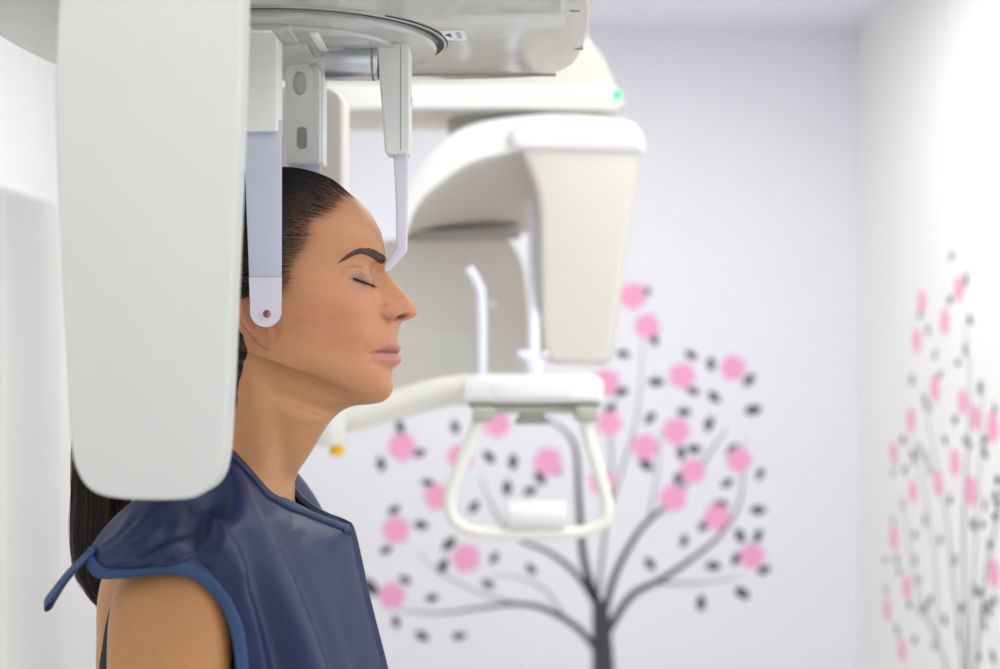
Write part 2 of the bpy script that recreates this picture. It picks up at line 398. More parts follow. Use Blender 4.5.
# tube head
yt = 2.46
th = round_poly(W([(516, 140), (643, 140), (641, 160), (629, 240), (616, 345), (611, 366), (546, 364), (541, 340), (539, 200), (530, 172)], yt), [.03, .03, .04, .05, .04, .04, .04, .04, .04, .05])
hd = from_bm('tube_head', prism_bm([tuple(p) for p in th], yt, yt+.26, .014, 5), m_cream, U)
from_bm('cap', prism_bm(round_poly(W([(508, 128), (530, 119), (600, 119), (636, 126), (645, 142), (643, 152), (560, 149), (512, 149)], yt-.01), .02), yt-.012, yt+.25, .012, 4), m_white, hd)
# detector housing
ys = 2.8
dp = round_poly(W([(380, 238), (508, 236), (524, 262), (531, 330), (530, 392), (380, 396)], ys), [.02, .05, .05, .03, .02, .02])
dt = from_bm('detector_housing', prism_bm([tuple(p) for p in dp], ys, ys+.12, .012, 4), m_beige, U)
from_bm('window', box_bm(at(425, 0, ys).x, at(476, 0, ys).x, ys-.002, ys+.01, at(0, 376, ys).z, at(0, 328, ys).z, .004), mat('pale_green_window', (214, 214, 204), .4), dt)
from_bm('knob', cyl_bm(at(493, 304, ys-.005), .011, .02, 'Y', 24, .003), m_white, dt)
from_bm('top_groove', box_bm(at(404, 0, ys).x, at(520, 0, ys).x, ys-.004, ys+.06, at(0, 238, ys).z, at(0, 230, ys).z, .002), mat('groove_grey', (178, 174, 170), .6), dt)
# chin console and its arm
yc = 2.3
cs = from_bm('chin_console', prism_bm([tuple(p) for p in round_poly(W([(462, 379), (476, 375), (592, 375), (604, 380), (604, 404), (462, 404)], yc), .008)], yc, yc+.17, .008, 3), m_white, U)
from_bm('lower_tray', prism_bm([tuple(p) for p in round_poly(W([(466, 404), (602, 404), (590, 414), (478, 414)], yc), .005)], yc+.008, yc+.16, .004), m_green, cs)
from_bm('screen', box_bm(at(492, 0, yc).x, at(572, 0, yc).x, yc-.0015, yc+.004, at(0, 397, yc).z, at(0, 383, yc).z, .001), mat('screen_grey', (236, 237, 236), .2), cs)
V, F = [], []
pa = [(300, 436), (330, 424), (345, 419), (400, 404), (440, 393), (470, 389)]
sec = [15, 15, 15, 14, 13, 13]
pth = smooth_poly([at(p[0], p[1], yc+.06+.10*(1-i/5)) for i, p in enumerate(pa)], 6, False)
pth = [at(250, 436, 2.7)]+pth
tube('support_arm', pth, [.024]+[.026]*(len(pth)-1), m_frame, U, 20, 1.2)
ec = from_bm('arm_joint', cyl_bm((at(330, 427, 2.38).x, 2.38, at(330, 427, 2.38).z), .027, .062, 'Z', 32, .006), m_shell, U)
from_bm('adjusting_knob', cyl_bm((at(337, 446, 2.38).x, 2.38, at(337, 449, 2.38).z), .0125, .022, 'Z', 24, .003), m_yellow, ec)
hf = [(481, 410), (474, 432), (462, 462), (451, 492), (450, 510), (458, 524), (475, 531), (510, 534), (548, 534), (585, 531), (602, 523), (607, 510), (604, 490), (594, 455), (587, 430), (584, 410)]
tube('hand_grip_frame', smooth_poly([at(p[0], p[1], yc-.03) for p in hf], 5, False), .0105, m_frame, U, 16)
for xx in (484, 585):
    from_bm('frame_socket', box_bm(at(xx-11, 0, yc).x, at(xx+11, 0, yc).x, yc-.05, yc+.03, at(0, 420, yc).z, at(0, 406, yc).z, .004), m_green, U)
from_bm('bracket', prism_bm([tuple(p) for p in round_poly(W([(525, 410), (540, 410), (552, 425), (514, 425)], yc), .004)], yc+.02, yc+.08, .003), m_green, U)
from_bm('chin_rest', cyl_bm(at(536, 514, yc-.03), .024, .098, 'X', 32, .007), m_white, U)
# temple supports
def support(pts, r, nm):
    return tube(nm, [at(*p) for p in pts], r, mat('support_plastic', (228, 228, 240), .35), U, 12, .6)
support([(468, 268, 2.4), (474, 276, 2.4), (481, 290, 2.4), (482, 320, 2.4), (482, 378, 2.4)], .0085, 'temple_support')
support([(534, 200, 2.6), (534, 260, 2.55), (534, 300, 2.5), (534, 356, 2.42)], .0105, 'temple_support')
tube('bite_holder', [at(518, 353, 2.38), at(526, 356, 2.38), at(534, 362, 2.38), at(534, 378, 2.38)], [.006, .010, .016, .016], mat('support_plastic', (228, 228, 240), .35), U, 14)
tube('bite_rod', [at(534, 360, 2.38), at(547, 353, 2.37)], [.008, .006], mat('support_plastic', (228, 228, 240), .35), U, 12)

# ------------------------------------------------------------- cephalostat (head holder)
PZ = CAMZ+.285
Q = thing('head_holder', 'overhead grey cephalostat plate with hanging ear rods and nose support around the head', 'x-ray head holder', (-.2, 1.35, PZ))
pl = [(-.478, 1.19), (-.462, 1.15), (-.42, 1.13), (-.2, 1.125), (.02, 1.13), (.058, 1.15), (.076, 1.19), (.083, 1.27), (.084, 1.35), (.082, 1.44), (.074, 1.49), (.052, 1.53), (.01, 1.55), (-.1, 1.562), (-.2, 1.566), (-.3, 1.562), (-.40, 1.55), (-.45, 1.52), (-.472, 1.47), (-.48, 1.40), (-.482, 1.30)]
plp = smooth_poly([Vector(p) for p in pl], 6)
plate = from_bm('head_plate', plan_bm([tuple(p) for p in plp], PZ, PZ+.075, .006, 4), m_plate, Q)
gr = bpy.data.materials
rx0 = 500
from_bm('edge_slot', box_bm((398-500)*T*1.53, (556-500)*T*1.53, 1.527, 1.531, PZ-.0006, PZ+.002), m_grey, plate, smooth=False)
for (u, v) in ((575, 11), (579, 49)):
    y = .285/((CY-v)*T); x = (u-500)*T*y
    from_bm('vent_slot', box_bm(x-.004, x+.004, y-.0016, y+.0016, PZ-.0006, PZ+.002), m_grey, plate, smooth=False)
# raised rim ring + dark gap + disc
DX, DY = -.203, 1.352
def ring_bm(c, r0, r1, z0, z1, ns=96):
    b = bmesh.new(); rows = []
    for r, z in ((r0, z0), (r1, z0), (r1, z1), (r0, z1)):
        rows.append([b.verts.new((c[0]+r*math.cos(2*PI*k/ns), c[1]+r*math.sin(2*PI*k/ns), z)) for k in range(ns)])
    for i in range(4):
        for k in range(ns): b.faces.new((rows[i][k], rows[i][(k+1) % ns], rows[(i+1) % 4][(k+1) % ns], rows[(i+1) % 4][k]))
    return b
from_bm('rim_ring', ring_bm((DX, DY), .1485, .151, PZ-.002, PZ+.002), m_plate, plate)
from_bm('gap_ring', ring_bm((DX+.0035, DY), .139, .1487, PZ-.0012, PZ+.002), m_dark, plate)
disc = from_bm('rotating_disc', cyl_bm((DX, DY, PZ-.004), .1415, .010, 'Z', 96, .003), m_disc, Q)
from_bm('inner_step', cyl_bm((DX-.01, DY, PZ-.010), .118, .006, 'Z', 96, .002), m_disc, disc)
# sliding carriages on the disc
car = from_bm('slide_rail', box_bm(-.222, -.186, 1.235, 1.372, PZ-.0148, PZ-.008, .002), m_disc, disc)
from_bm('slide_cover', box_bm(-.216, -.180, 1.29, 1.366, PZ-.0175, PZ-.01, .002), mat('cover_grey', (190, 189, 184), .3), disc)
from_bm('guide_bar', box_bm(-.172, -.164, 1.25, 1.36, PZ-.016, PZ-.008, .002), m_hold, disc)

def ear_unit(yf, sgn, xc, ztop, zbot, w, d, near):
    """holder box with its blade; yf: the box face nearest the camera"""
    hb = round_poly([(xc-w/2, ztop-.002), (xc-w/2+.006, ztop+.004), (xc+w/2-.010, ztop+.004), (xc+w/2, ztop-.008), (xc+w/2, zbot), (xc-w/2, zbot)], [.003, .003, .004, .004, .003, .003])
    h = from_bm('ear_rod_holder', prism_bm([tuple(p) for p in hb], yf, yf+d, .0016, 4), m_hold, Q)
    from_bm('clamp_gap', box_bm(xc-w*.42, xc+w*.12, yf+.004, yf+d-.004, ztop, PZ-.008, .001), m_grey, h, smooth=False)
    return h
k1 = T*1.238
xn = (262.5-500)*k1
zb = lambda v, y: CAMZ+(CY-v)*T*y
hn = ear_unit(1.238, 1, xn-.0028, zb(27, 1.238), zb(131, 1.238), .0315, .032, True)
from_bm('top_cap', box_bm(xn-.018, xn+.009, 1.2355, 1.266, zb(33, 1.238), zb(23, 1.238), .002), m_hold2, hn)
# near ear rod (flat blade with a hole)
yb = 1.2455; kb = T*yb
bl = [(244, 120), (281.5, 120), (281.5, 200), (281, 300)]+[(265.5+15.5*math.cos(a), 311.5+15.5*math.sin(a)) for a in np.linspace(0.05, PI-.05, 15)]+[(250, 300), (249, 277), (246, 200)]
bl3 = [((u-500)*kb, CAMZ+(CY-v)*kb) for u, v in bl]
ROD = []
def reparent(o, p):
    off = wloc(p)
    for v in o.data.vertices: v.co -= off
    o.parent = p
up_pts = [((u-500)*kb, CAMZ+(CY-v)*kb) for u, v in [(244, 120), (281.5, 120), (281.5, 200), (281.3, 277), (249, 277), (246, 200)]]
lo_pts = [((u-500)*kb, CAMZ+(CY-v)*kb) for u, v in [(249, 277.2), (281.3, 277.2), (281, 300)]+[(265.5+15.5*math.cos(a), 311.5+15.5*math.sin(a)) for a in np.linspace(0.05, PI-.05, 15)]+[(250, 300)]]
r1 = from_bm('ear_rod', prism_bm(up_pts, yb, yb+.0035, .0008, 2), m_rod, hn)
h0 = at(267, 314, yb)
from_bm('ear_rod_tip', hole_bm(lo_pts, [(h0.x+.0040*math.cos(a), h0.z+.0040*math.sin(a)) for a in np.linspace(0, 2*PI, 28, endpoint=False)], yb-.0008, yb+.0045), m_rod2, hn)
# collar and small plug pointing to the ear
c0 = at(267, 314, yb)
b = bmesh.new(); ns = 32; rows = []
for r, y in ((.0038, yb-.0020), (.0056, yb-.0020), (.0056, 1.2535), (.0038, 1.2535)):
    rows.append([b.verts.new((c0.x+r*math.cos(2*PI*k/ns), y, c0.z+r*math.sin(2*PI*k/ns))) for k in range(ns)])
for i in range(4):
    for k in range(ns): b.faces.new((rows[i][k], rows[i][(k+1) % ns], rows[(i+1) % 4][(k+1) % ns], rows[(i+1) % 4][k]))
from_bm('ear_plug', b, m_rod2, hn)
# far holder
yf = 1.405; kf = T*yf
xf = (303.5-500)*kf
hfz = ear_unit(yf, -1, xf-.001, zb(62, yf), zb(163, yf), .0355, .030, False)
from_bm('side_lip', box_bm(xf+.0135, xf+.0195, yf+.006, yf+.034, zb(163, yf), zb(72, yf), .002), m_hold2, hfz)
kn = [(300+12.5*math.cos(a)+(1.5 if math.sin(a) < 0 else 0)*0, 80+22*math.sin(a)) for a in np.linspace(0, 2*PI, 40, endpoint=False)]
kn = [(u+1.0*(v-80)/22*0, min(v, 102)) for u, v in kn]
kin = [((300.5+7*math.cos(a)-500)*kf, CAMZ+(CY-(84+12.5*math.sin(a)))*kf) for a in np.linspace(0, 2*PI, 28, endpoint=False)]
from_bm('release_knob', hole_bm([((u-500)*kf, CAMZ+(CY-v)*kf) for u, v in kn], kin, yf-.006, yf+.001), m_hold2, hfz)
from_bm('knob_recess', prism_bm(kin, yf-.0012, yf+.001), mat('recess_grey', (206, 206, 200), .5), hfz, smooth=False)
from_bm('window_slot', prism_bm([tuple(p) for p in round_poly([((u-500)*kf, CAMZ+(CY-v)*kf) for u, v in [(297, 127), (307, 127), (307, 149), (297, 149)]], .0048)], yf-.0008, yf+.002), m_grey, hfz, smooth=False)
from_bm('clamp_screw', cyl_bm(at(295.5, 55, yf), .0035, .012, 'Y', 20, .001), m_dark, hfz)
yb2 = 1.42; kb2 = T*yb2
pts = [((u-500)*kb2, CAMZ+(CY-v)*kb2) for u, v in [(289, 160), (320, 160), (319, 300)]+[(304+14*math.cos(a), 308+14*math.sin(a)) for a in np.linspace(0.05, PI-.05, 12)]+[(290, 300)]]
from_bm('ear_rod', prism_bm(pts, yb2, yb2+.0035, .0008, 2), m_rod, hfz)
from_bm('ear_plug', cyl_bm((at(304, 311, yb2).x, 1.4165, at(304, 311, yb2).z), .005, .012, 'Y', 24, .001), m_rod2, hfz)
# nasion support
YN = 1.335; kn_ = T*YN
ns_ = from_bm('nose_support_bar', cyl_bm((at(352, 62, YN).x, YN, at(352, 62, YN).z), .0178, .052, 'X', 64, .0015), m_chrome, Q)
from_bm('end_ring', cyl_bm((at(373.5, 62, YN).x, YN, at(373.5, 62, YN).z), .0181, .003, 'X', 64, .0008), m_grey, ns_)
from_bm('bar_mount', box_bm(at(320, 0, YN).x, at(345, 0, YN).x, YN-.016, YN+.016, at(0, 60, YN).z, PZ-.006, .003), m_disc, ns_)
from_bm('track', box_bm(at(330, 0, YN).x, at(402, 0, YN).x, YN-.024, YN-.018, at(0, 43.5, YN-.02).z, at(0, 39.5, YN-.02).z, .001), mat('track_steel', (170, 168, 165), .3, metal=.7), ns_)
from_bm('track_gap', box_bm(at(366, 0, YN).x, at(399, 0, YN).x, YN-.0245, YN-.0235, at(0, 42.6, YN-.02).z, at(0, 40.8, YN-.02).z), m_dark, ns_)
hb = round_poly([((u-500)*kn_, CAMZ+(CY-v)*kn_) for u, v in [(378, 44), (384, 41), (405, 41), (411, 50), (411, 156), (386.5, 156)]], .0042)
nh = from_bm('nose_support_holder', prism_bm([tuple(p) for p in hb], YN-.017, YN+.017, .0022, 4), m_hold, Q)
from_bm('seam', box_bm(at(400.3, 0, YN-.017).x, at(401.1, 0, YN-.017).x, YN-.0173, YN-.0165, at(0, 150, YN-.017).z, at(0, 46, YN-.017).z), m_grey, nh, smooth=False)
from_bm('side_button', box_bm(at(410, 0, YN).x, at(413, 0, YN).x, YN-.006, YN+.006, at(0, 106, YN).z, at(0, 97, YN).z, .001), m_hold2, nh)
np_ = [(393.5, 150), (408, 150), (407.6, 200), (407, 251), (389, 271), (384, 273), (380.5, 268.5), (386, 263), (397, 248), (396, 200)]
from_bm('nose_rod', prism_bm([tuple(p) for p in round_poly([((u-500)*kn_, CAMZ+(CY-v)*kn_) for u, v in np_], .0018, 4)], YN-.0055, YN+.0055, .0014, 3), m_rod2, nh)
# warning sticker under the plate
def under(u, v):
    y = .285/((CY-v)*T); return ((u-500)*T*y, y)
st = from_bm('warning_label', plan_bm([under(*p) for p in [(440.5, 30.5), (463, 29.5), (467.5, 39.8), (445.5, 40)]], PZ-.0006, PZ+.001), m_paper, plate, smooth=False)
from_bm('warning_triangle', plan_bm([under(*p) for p in [(444.5, 34.6), (449.8, 32.6), (452.5, 36.6)]], PZ-.0009, PZ), m_ink, st, smooth=False)
from_bm('printed_lines', plan_bm([under(*p) for p in [(455.5, 31.8), (460, 31.6), (462.2, 37.4), (457.8, 37.6)]], PZ-.0009, PZ), mat('label_grey', (190, 190, 198), .6), st, smooth=False)
# arm that carries the plate, above the picture, back to the column
tube('support_arm', smooth_poly([Vector((-.23, 1.35, PZ+.10)), Vector((-.27, 1.6, PZ+.20)), Vector((-.42, 2.1, PZ+.22)), Vector((-.6, 2.8, PZ+.22)), Vector((-.61, 2.9, PZ+.22))], 6, False), .045, m_shell, Q, 24)
from_bm('arm_flange', cyl_bm((-.22, 1.35, PZ+.085), .09, .03, 'Z', 48, .006), m_shell, Q)

# collimator behind the head
col = thing('collimator', 'pale upright collimator housing behind the head, below the overhead plate', 'x-ray collimator', (-.26, 1.68, PZ))
yk = 1.62
cp = round_poly([((u-500)*T*yk, CAMZ+(CY-v)*T*yk) for u, v in [(190, 86), (330, 86), (343.5, 96), (343.5, 250), (338, 338), (200, 338)]], [.01, .02, .02, .05, .02, .02])
from_bm('housing', prism_bm([tuple(p) for p in cp], yk, yk+.07, .006, 4), mat('collimator_shell', (204, 199, 191), .5), col)
from_bm('hanger', box_bm(-.32, -.24, yk+.015, yk+.055, PZ+.06, PZ+.19, .004), m_shell, col)
from_bm('hanger_foot', box_bm(-.30, -.26, yk+.018, yk+.05, zb(90, yk), PZ+.07, .003), m_shell, col)

# detector panel nearest the camera
DP = thing('xray_detector', 'large white rounded detector panel nearest the camera, hiding the back of the head', 'x-ray detector', (-.25, 1.03, PZ))
y0 = 1.005
pp = [(62, -110), (62, -60), (57, 20), (55, 85), (57, 180), (61, 280), (66, 370), (70, 440), (76, 470), (90, 490), (112, 498), (150, 500.5), (185, 499.5), (202, 494), (215, 483), (222, 464), (225.5, 430), (230, 340), (235, 220), (240, 100), (242, 20), (243, -60), (243.5, -110)]
pw = [((u-500)*T*y0, CAMZ+(CY-v)*T*y0) for u, v in pp]
pw = smooth_poly([Vector(p) for p in pw], 5)
from_bm('housing', prism_bm([tuple(p) for p in pw], y0, y0+.034, .003, 5), m_panel, DP)
from_bm('hanger', box_bm(-.29, -.21, y0+.008, y0+.030, zb(-100, y0), PZ+.19, .004), m_shell, DP)
from_bm('crossbar', box_bm(-.28, -.22, y0+.01, 1.30, PZ+.13, PZ+.17, .008), m_shell, DP)

# ============================================================= the woman
# figure units: u to the right, v down (1 unit = K metres), w = distance from her mid-plane
def P3(u, v, w, side=-1): return ((u-CX)*K, HY+side*w*K, CAMZ+(CY-v)*K)
def P3n(A, side=-1):
    return np.stack([(A[..., 0]-CX)*K, HY+side*A[..., 2]*K, CAMZ+(CY-A[..., 1])*K], -1)
def hermite(P, t, tq):
    P = np.asarray(P, float); t = np.asarray(t, float)
    d = np.diff(P, axis=0)/np.diff(t).reshape((-1,)+(1,)*(P.ndim-1))
    m = np.zeros_like(P); m[0] = d[0]; m[-1] = d[-1]
    h = np.diff(t)
    hs = h.reshape((-1,)+(1,)*(P.ndim-1))
    m[1:-1] = (d[:-1]*hs[1:]+d[1:]*hs[:-1])/(hs[1:]+hs[:-1])
    i = np.clip(np.searchsorted(t, tq, side='right')-1, 0, len(t)-2)
    hh = h[i]; s = (tq-t[i])/hh
    sh = (-1,)+(1,)*(P.ndim-1); s = s.reshape(sh); hh = hh.reshape(sh)
    return (2*s**3-3*s**2+1)*P[i]+(s**3-2*s**2+s)*hh*m[i]+(-2*s**3+3*s**2)*P[i+1]+(s**3-s**2)*hh*m[i+1]
FR = np.array([0, .08, .16, .25, .35, .46, .58, .70, .81, .92])
PHI = np.radians([0, 18, 36, 54, 72, 90])
def back_cols(uc, vc, ub, vb, Wm, e=2.2):
    out = []
    for p in PHI:
        u = uc-(uc-ub)*math.sin(p)**(2/e); w = Wm*max(0, math.cos(p))**(2/e)
        if p > 1.5: w = 0
        s = (uc-u)/(uc-ub); out.append((u, vc+(vb-vc)*s, w))
    return out
def auto_row(uf, vf, ub, vb, Wm, e=2.3, uc=None, eb=2.2):
    uc = uc if uc is not None else (uf+ub)/2-(uf-ub)*.08
    vc = vf+(vb-vf)*(uf-uc)/(uf-ub)
    out = []
    for f in FR:
        u = uc+(uf-uc)*(1-f**e)**(1/e); out.append((u, vf+(vc-vf)*(uf-u)/(uf-uc), Wm*f))
    return out+back_cols(uc, vc, ub, vb, Wm, eb)
def face_row(v, pts, ub, Wm, vb=None, uc=270):
    vb = v if vb is None else vb
    out = []
    for (u, w) in pts:
        s = max(0, (pts[0][0]-u)/(pts[0][0]-ub)); out.append((u, v+(vb-v)*s**1.2, w))
    s = (pts[0][0]-uc)/(pts[0][0]-ub)
    return out+back_cols(uc, v+(vb-v)*s**1.2, ub, vb, Wm)
R = []
R.append(auto_row(300, 171.8, 262, 171.8, 16))
R.append(auto_row(317, 176.5, 242, 176, 34))
R.append(auto_row(331, 182.3, 226, 183, 46))
R.append(auto_row(344, 190, 212, 191, 56))
R.append(auto_row(356, 198.5, 203, 200, 63))
R.append(auto_row(366, 208, 196, 210, 68))
R.append(auto_row(374.3, 219.5, 190, 222, 71.5, 2.4))
R.append(auto_row(380.2, 231.5, 187, 234, 74, 2.4))
R.append(face_row(242, [(383.4,0),(382.9,6),(382.2,12),(380.5,19),(378,27),(374,35),(367,44),(357,53),(343,61),(318,69)], 186, 75))
R.append(face_row(253, [(385.3,0),(385,6),(384.5,12),(383.3,19),(381.2,27),(377.5,36),(370,45),(358,54),(343,61),(318,69)], 187, 75.5))
R.append(face_row(261, [(386.9,0),(386.3,5),(384.9,9.5),(382.3,15),(379.5,22),(376.5,31),(369,42),(358,52),(343,60),(318,68.5)], 188, 75.5))
R.append(face_row(270, [(387.6,0),(386.2,4.5),(383,8),(378,12),(372,18),(371.5,29),(366,41),(357,50.5),(343,59),(318,69)], 190, 75.5))
R.append(face_row(280, [(393.4,0),(391.5,4),(387,8),(380,11.5),(371.5,16.5),(371.5,28),(366,41),(356,51),(343,60),(318,70)], 193, 75))
R.append(face_row(290, [(402,0),(400,4.5),(394,8.5),(386,12.5),(377,18),(374,28),(368.5,40),(358,51),(344,61),(318,71)], 197, 74.5))
R.append(face_row(300, [(410.3,0),(408.5,5),(402,9.5),(393,13.5),(383.5,19.5),(377,29),(370.5,41),(359.5,52),(344,61.5),(318,71)], 201, 73.5))
R.append(face_row(308, [(415.4,0),(413.5,5.5),(408,10.5),(399,15),(388,20),(380,28),(371.5,41),(360,51.5),(344,61),(318,70.5)], 204, 72.5))
R.append(face_row(313.6, [(416.6,0),(414.2,6),(408.5,11),(399,15.8),(388,20),(380.5,28),(371,41),(359.5,51.5),(343,60.5),(318,70)], 206, 72))
R.append(face_row(318.5, [(411.3,0),(409.8,5.5),(405,10.5),(397,15.0),(387.5,19.5),(380.5,27.5),(371,40),(359,51),(343,60),(318,69.5)], 208, 71))
R.append(face_row(322.6, [(401.2,0),(401,4.5),(399.7,9),(395.5,14),(388,19.5),(380.5,27.5),(371,39.5),(359,50),(342.5,59.5),(317,69)], 209, 70, 319))
R.append(face_row(330, [(398.8,0),(398.5,5),(397.3,11),(394,17),(388,23),(380.5,31),(371,41),(358,50),(342,58.8),(316,68)], 210, 69, 321))
R.append(face_row(340, [(398.3,0),(398.1,6),(397,12),(393,18),(387,24),(379.5,31.5),(369.5,41),(356,50),(340,58),(314,67.5)], 211, 67.5, 323))
R.append(face_row(345.5, [(399.4,0),(399.1,6),(397.5,12),(393,18),(386,23.5),(378.5,31),(368.5,40),(355,49),(339,57.5),(313,67)], 211, 67, 324))
R.append(face_row(349.6, [(400.5,0),(400,6),(397.8,12),(392.5,17.5),(385,22.8),(377.5,30),(367.3,39.2),(354,48.2),(338,57),(312,66.5)], 211.5, 66.5, 325))
R.append(face_row(353.2, [(398.6,0),(398.1,6),(395.8,12),(390.6,17.5),(383.5,22.3),(377,29.2),(366.8,38.7),(353.5,47.7),(337.5,56.5),(311.5,66)], 211.5, 66, 326))
R.append(face_row(358.0, [(400.6,0),(400,6),(397.3,12),(391.5,17.3),(384.5,22.3),(376.5,29),(366,38),(353,47),(337,56),(311,65.5)], 211.5, 65.5, 327))
R.append(face_row(363.6, [(399.0,0),(398.3,6),(395.7,12),(390.2,17.5),(383.5,22.8),(375.8,29.3),(365.2,37.8),(352.3,46.5),(336,55.4),(309.5,64.8)], 212, 65, 328))
R.append(face_row(370.5, [(392.6,0),(392.3,6),(390.8,12),(387.2,18),(382,23.6),(374.6,30),(364,37.8),(351,46),(334.5,55),(307.5,64)], 212, 64.3, 329.5, 268))
R.append(face_row(379, [(392.2,0),(391.8,6),(389.9,12),(386,18),(380.3,24),(372,30.2),(361.5,38),(348.5,45.7),(331.5,54),(303,62.8)], 212.5, 63.5, 331, 266))
R.append(face_row(388.5, [(393,0),(392.3,6),(389.4,12.3),(383.9,18.3),(376.5,24.2),(367.3,30),(356.3,36.8),(343,44),(325,52),(296,61.3)], 213, 62.7, 333, 264))
R.append(face_row(396.8, [(389.3,0),(388.2,6),(384.6,12),(378.6,17.5),(370,23),(360.3,28.7),(348.8,35),(335,42.3),(317,50),(291,60)], 213, 62, 335, 262))
def xrow(pts, uc, vc, ub, vb, Wm): return [tuple(p) for p in pts]+back_cols(uc, vc, ub, vb, Wm)
R.append(xrow([(381.4,402.2,0),(380,402,6),(376,401,12),(369,398.6,17.5),(360,394.8,23),(349,389.8,29.5),(336,384,37),(320,376,45),(303,366,53),(284,355,59.5)], 260, 346, 213.5, 339, 60.5))
R.append(xrow([(370,404.2,0),(368.5,404,6),(364,402.8,12),(357,400.8,17),(348,397.5,21.5),(337,393.5,27.5),(324,388,34.5),(308,380.5,42.5),(292,371,50.5),(277,362,56.5)], 256, 354, 214, 346, 58.5))
R.append(xrow([(354,406,0),(352,406,7),(348,405,13),(341.5,403.2,19),(333,400.2,25),(323,396.5,31),(311,391.5,37.5),(297,384.5,44.2),(283,376.5,50.2),(270,369,54.5)], 254, 363, 214, 357, 57))
R.append(xrow([(343,410.5,0),(341.8,410.5,5),(338,410,11),(332,408.5,17.5),(324,406,24.5),(314,403,31),(302,398.8,38),(289,393,44.5),(277,386.5,49.8),(266,380,53.5)], 252, 374, 213.5, 369, 56))
R.append(auto_row(332, 419.6, 213, 383, 55, 2.1, 254))
R.append(auto_row(325, 428.5, 212, 396, 54.5, 2.1, 253))
R.append(auto_row(315.8, 443.5, 210, 420, 54, 2.1, 251))
R.append(auto_row(304.8, 461, 206, 434, 56, 2.1, 246))
R.append(auto_row(297, 474, 200, 446, 61, 2.1, 240))
R.append(auto_row(293.2, 486, 192, 457, 70, 2.0, 236))
R.append(auto_row(292.5, 500, 178, 472, 92, 2.0, 230))
R.append(auto_row(298, 518, 158, 492, 132, 2.2, 225))
R.append(auto_row(307, 540, 141, 520, 160, 2.6, 222, 2.8))
R.append(auto_row(318, 570, 124, 560, 166, 2.8, 222, 3.2))
R.append(auto_row(330, 620, 118, 620, 162, 2.8, 225, 3.2))
R.append(auto_row(338, 670, 117, 670, 160, 2.6, 226, 3.0))
R.append(auto_row(328, 760, 132, 760, 140, 2.4, 226))
R.append(auto_row(322, 840, 132, 840, 140, 2.4, 226))
R.append(auto_row(332, 940, 116, 940, 174, 2.4, 224))
R.append(auto_row(322, 1020, 122, 1020, 176, 2.4, 224))
R.append(auto_row(290, 1050, 160, 1050, 130, 2.4, 224))
R = np.array(R)                                     # rows x 16 x 3
tr = np.concatenate([[0], np.cumsum(np.maximum(np.linalg.norm(np.diff(R[:, 0, :2], axis=0), axis=1), 1.5))])
NF = int(np.searchsorted(tr, 1e9)); tneck = tr[36]
tq = np.concatenate([np.arange(0, tneck, 1.05), np.arange(tneck, tr[41], 3), np.arange(tr[41], tr[-1]-.1, 10), [tr[-1]]])
G = hermite(R, tr, tq)                              # dense rows x 16 x 3
Rm = np.concatenate([G[:, 1:2]*np.array([1, 1, -1]), G, G[:, -2:-1]*np.array([1, 1, -1])], 1)
segs = [6, 6, 7, 8, 9, 10, 12, 14, 24, 40, 26, 20, 14, 10, 8]
cq = np.concatenate([np.linspace(i, i+1, s, endpoint=False) for i, s in enumerate(segs)]+[[15]])
G = np.transpose(hermite(np.transpose(Rm, (1, 0, 2)), np.arange(-1, 17), cq), (1, 0, 2))   # rows x cols x 3
G[:, 0, 2] = 0; G[:, -1, 2] = 0
NR, NC = G.shape[:2]
# extra smoothing of the loft
for _ in range(2):
    A = G.copy(); A[1:-1, 1:-1] = .5*G[1:-1, 1:-1]+.125*(G[:-2, 1:-1]+G[2:, 1:-1]+G[1:-1, :-2]+G[1:-1, 2:]); G = A
colw = np.clip((cq-5.5)/2, 0, 1)[None, :, None]
rw = np.ones((NR, 1, 1)); rw[:4] = 0; rw[tq > tneck] = 0
for _ in range(45):
    A = G.copy(); A[1:-1] = .5*G[1:-1]+.25*(G[:-2]+G[2:]); G = G*(1-colw*rw)+A*colw*rw
tj = (tr[29]+tr[31])/2
colw = np.clip((cq-2.5)/1.5, 0, 1)[None, :, None]; rw = np.exp(-.5*((tq-tr[31])/17)**2)[:, None, None]
for _ in range(50):
    A = G.copy(); A[1:-1] = .5*G[1:-1]+.25*(G[:-2]+G[2:]); G = G*(1-colw*rw)+A*colw*rw
G[:, 0, 2] = 0; G[:, -1, 2] = 0
base_G = G.copy()
def ML(pts):
    return [(CX+(u-CX)*(HY-w*K)/HY, CY+(v-CY)*(HY-w*K)/HY) for u, v, w in pts]
def gs(x, s): return np.exp(-.5*(x/s)**2)
def polydist(U, V, pts, closed=False):
    """distance to a polyline, and the fraction along it"""
    pts = [np.array(p, float) for p in pts]
    if closed: pts = pts+[pts[0]]
    L = [np.linalg.norm(pts[i+1]-pts[i]) for i in range(len(pts)-1)]; tot = sum(L); acc = 0
    best = np.full(U.shape, 1e9); fr = np.zeros(U.shape)
    for i in range(len(pts)-1):
        a, d = pts[i], pts[i+1]-pts[i]
        t = np.clip(((U-a[0])*d[0]+(V-a[1])*d[1])/(d@d), 0, 1)
        q = np.hypot(U-a[0]-t*d[0], V-a[1]-t*d[1]); k = q < best
        best[k] = q[k]; fr[k] = (acc+t[k]*L[i])/tot; acc += L[i]
    return best, fr
def inside(U, V, pts):
    r = np.zeros(U.shape, bool); n = len(pts)
    for i in range(n):
        x1, y1 = pts[i]; x2, y2 = pts[(i+1) % n]
        if y1 == y2: continue
        c = ((y1 > V) != (y2 > V)) & (U < (x2-x1)*(V-y1)/(y2-y1)+x1); r ^= c
    return r
def sdist(U, V, pts):
    d, _ = polydist(U, V, pts, True); return np.where(inside(U, V, pts), d, -d)
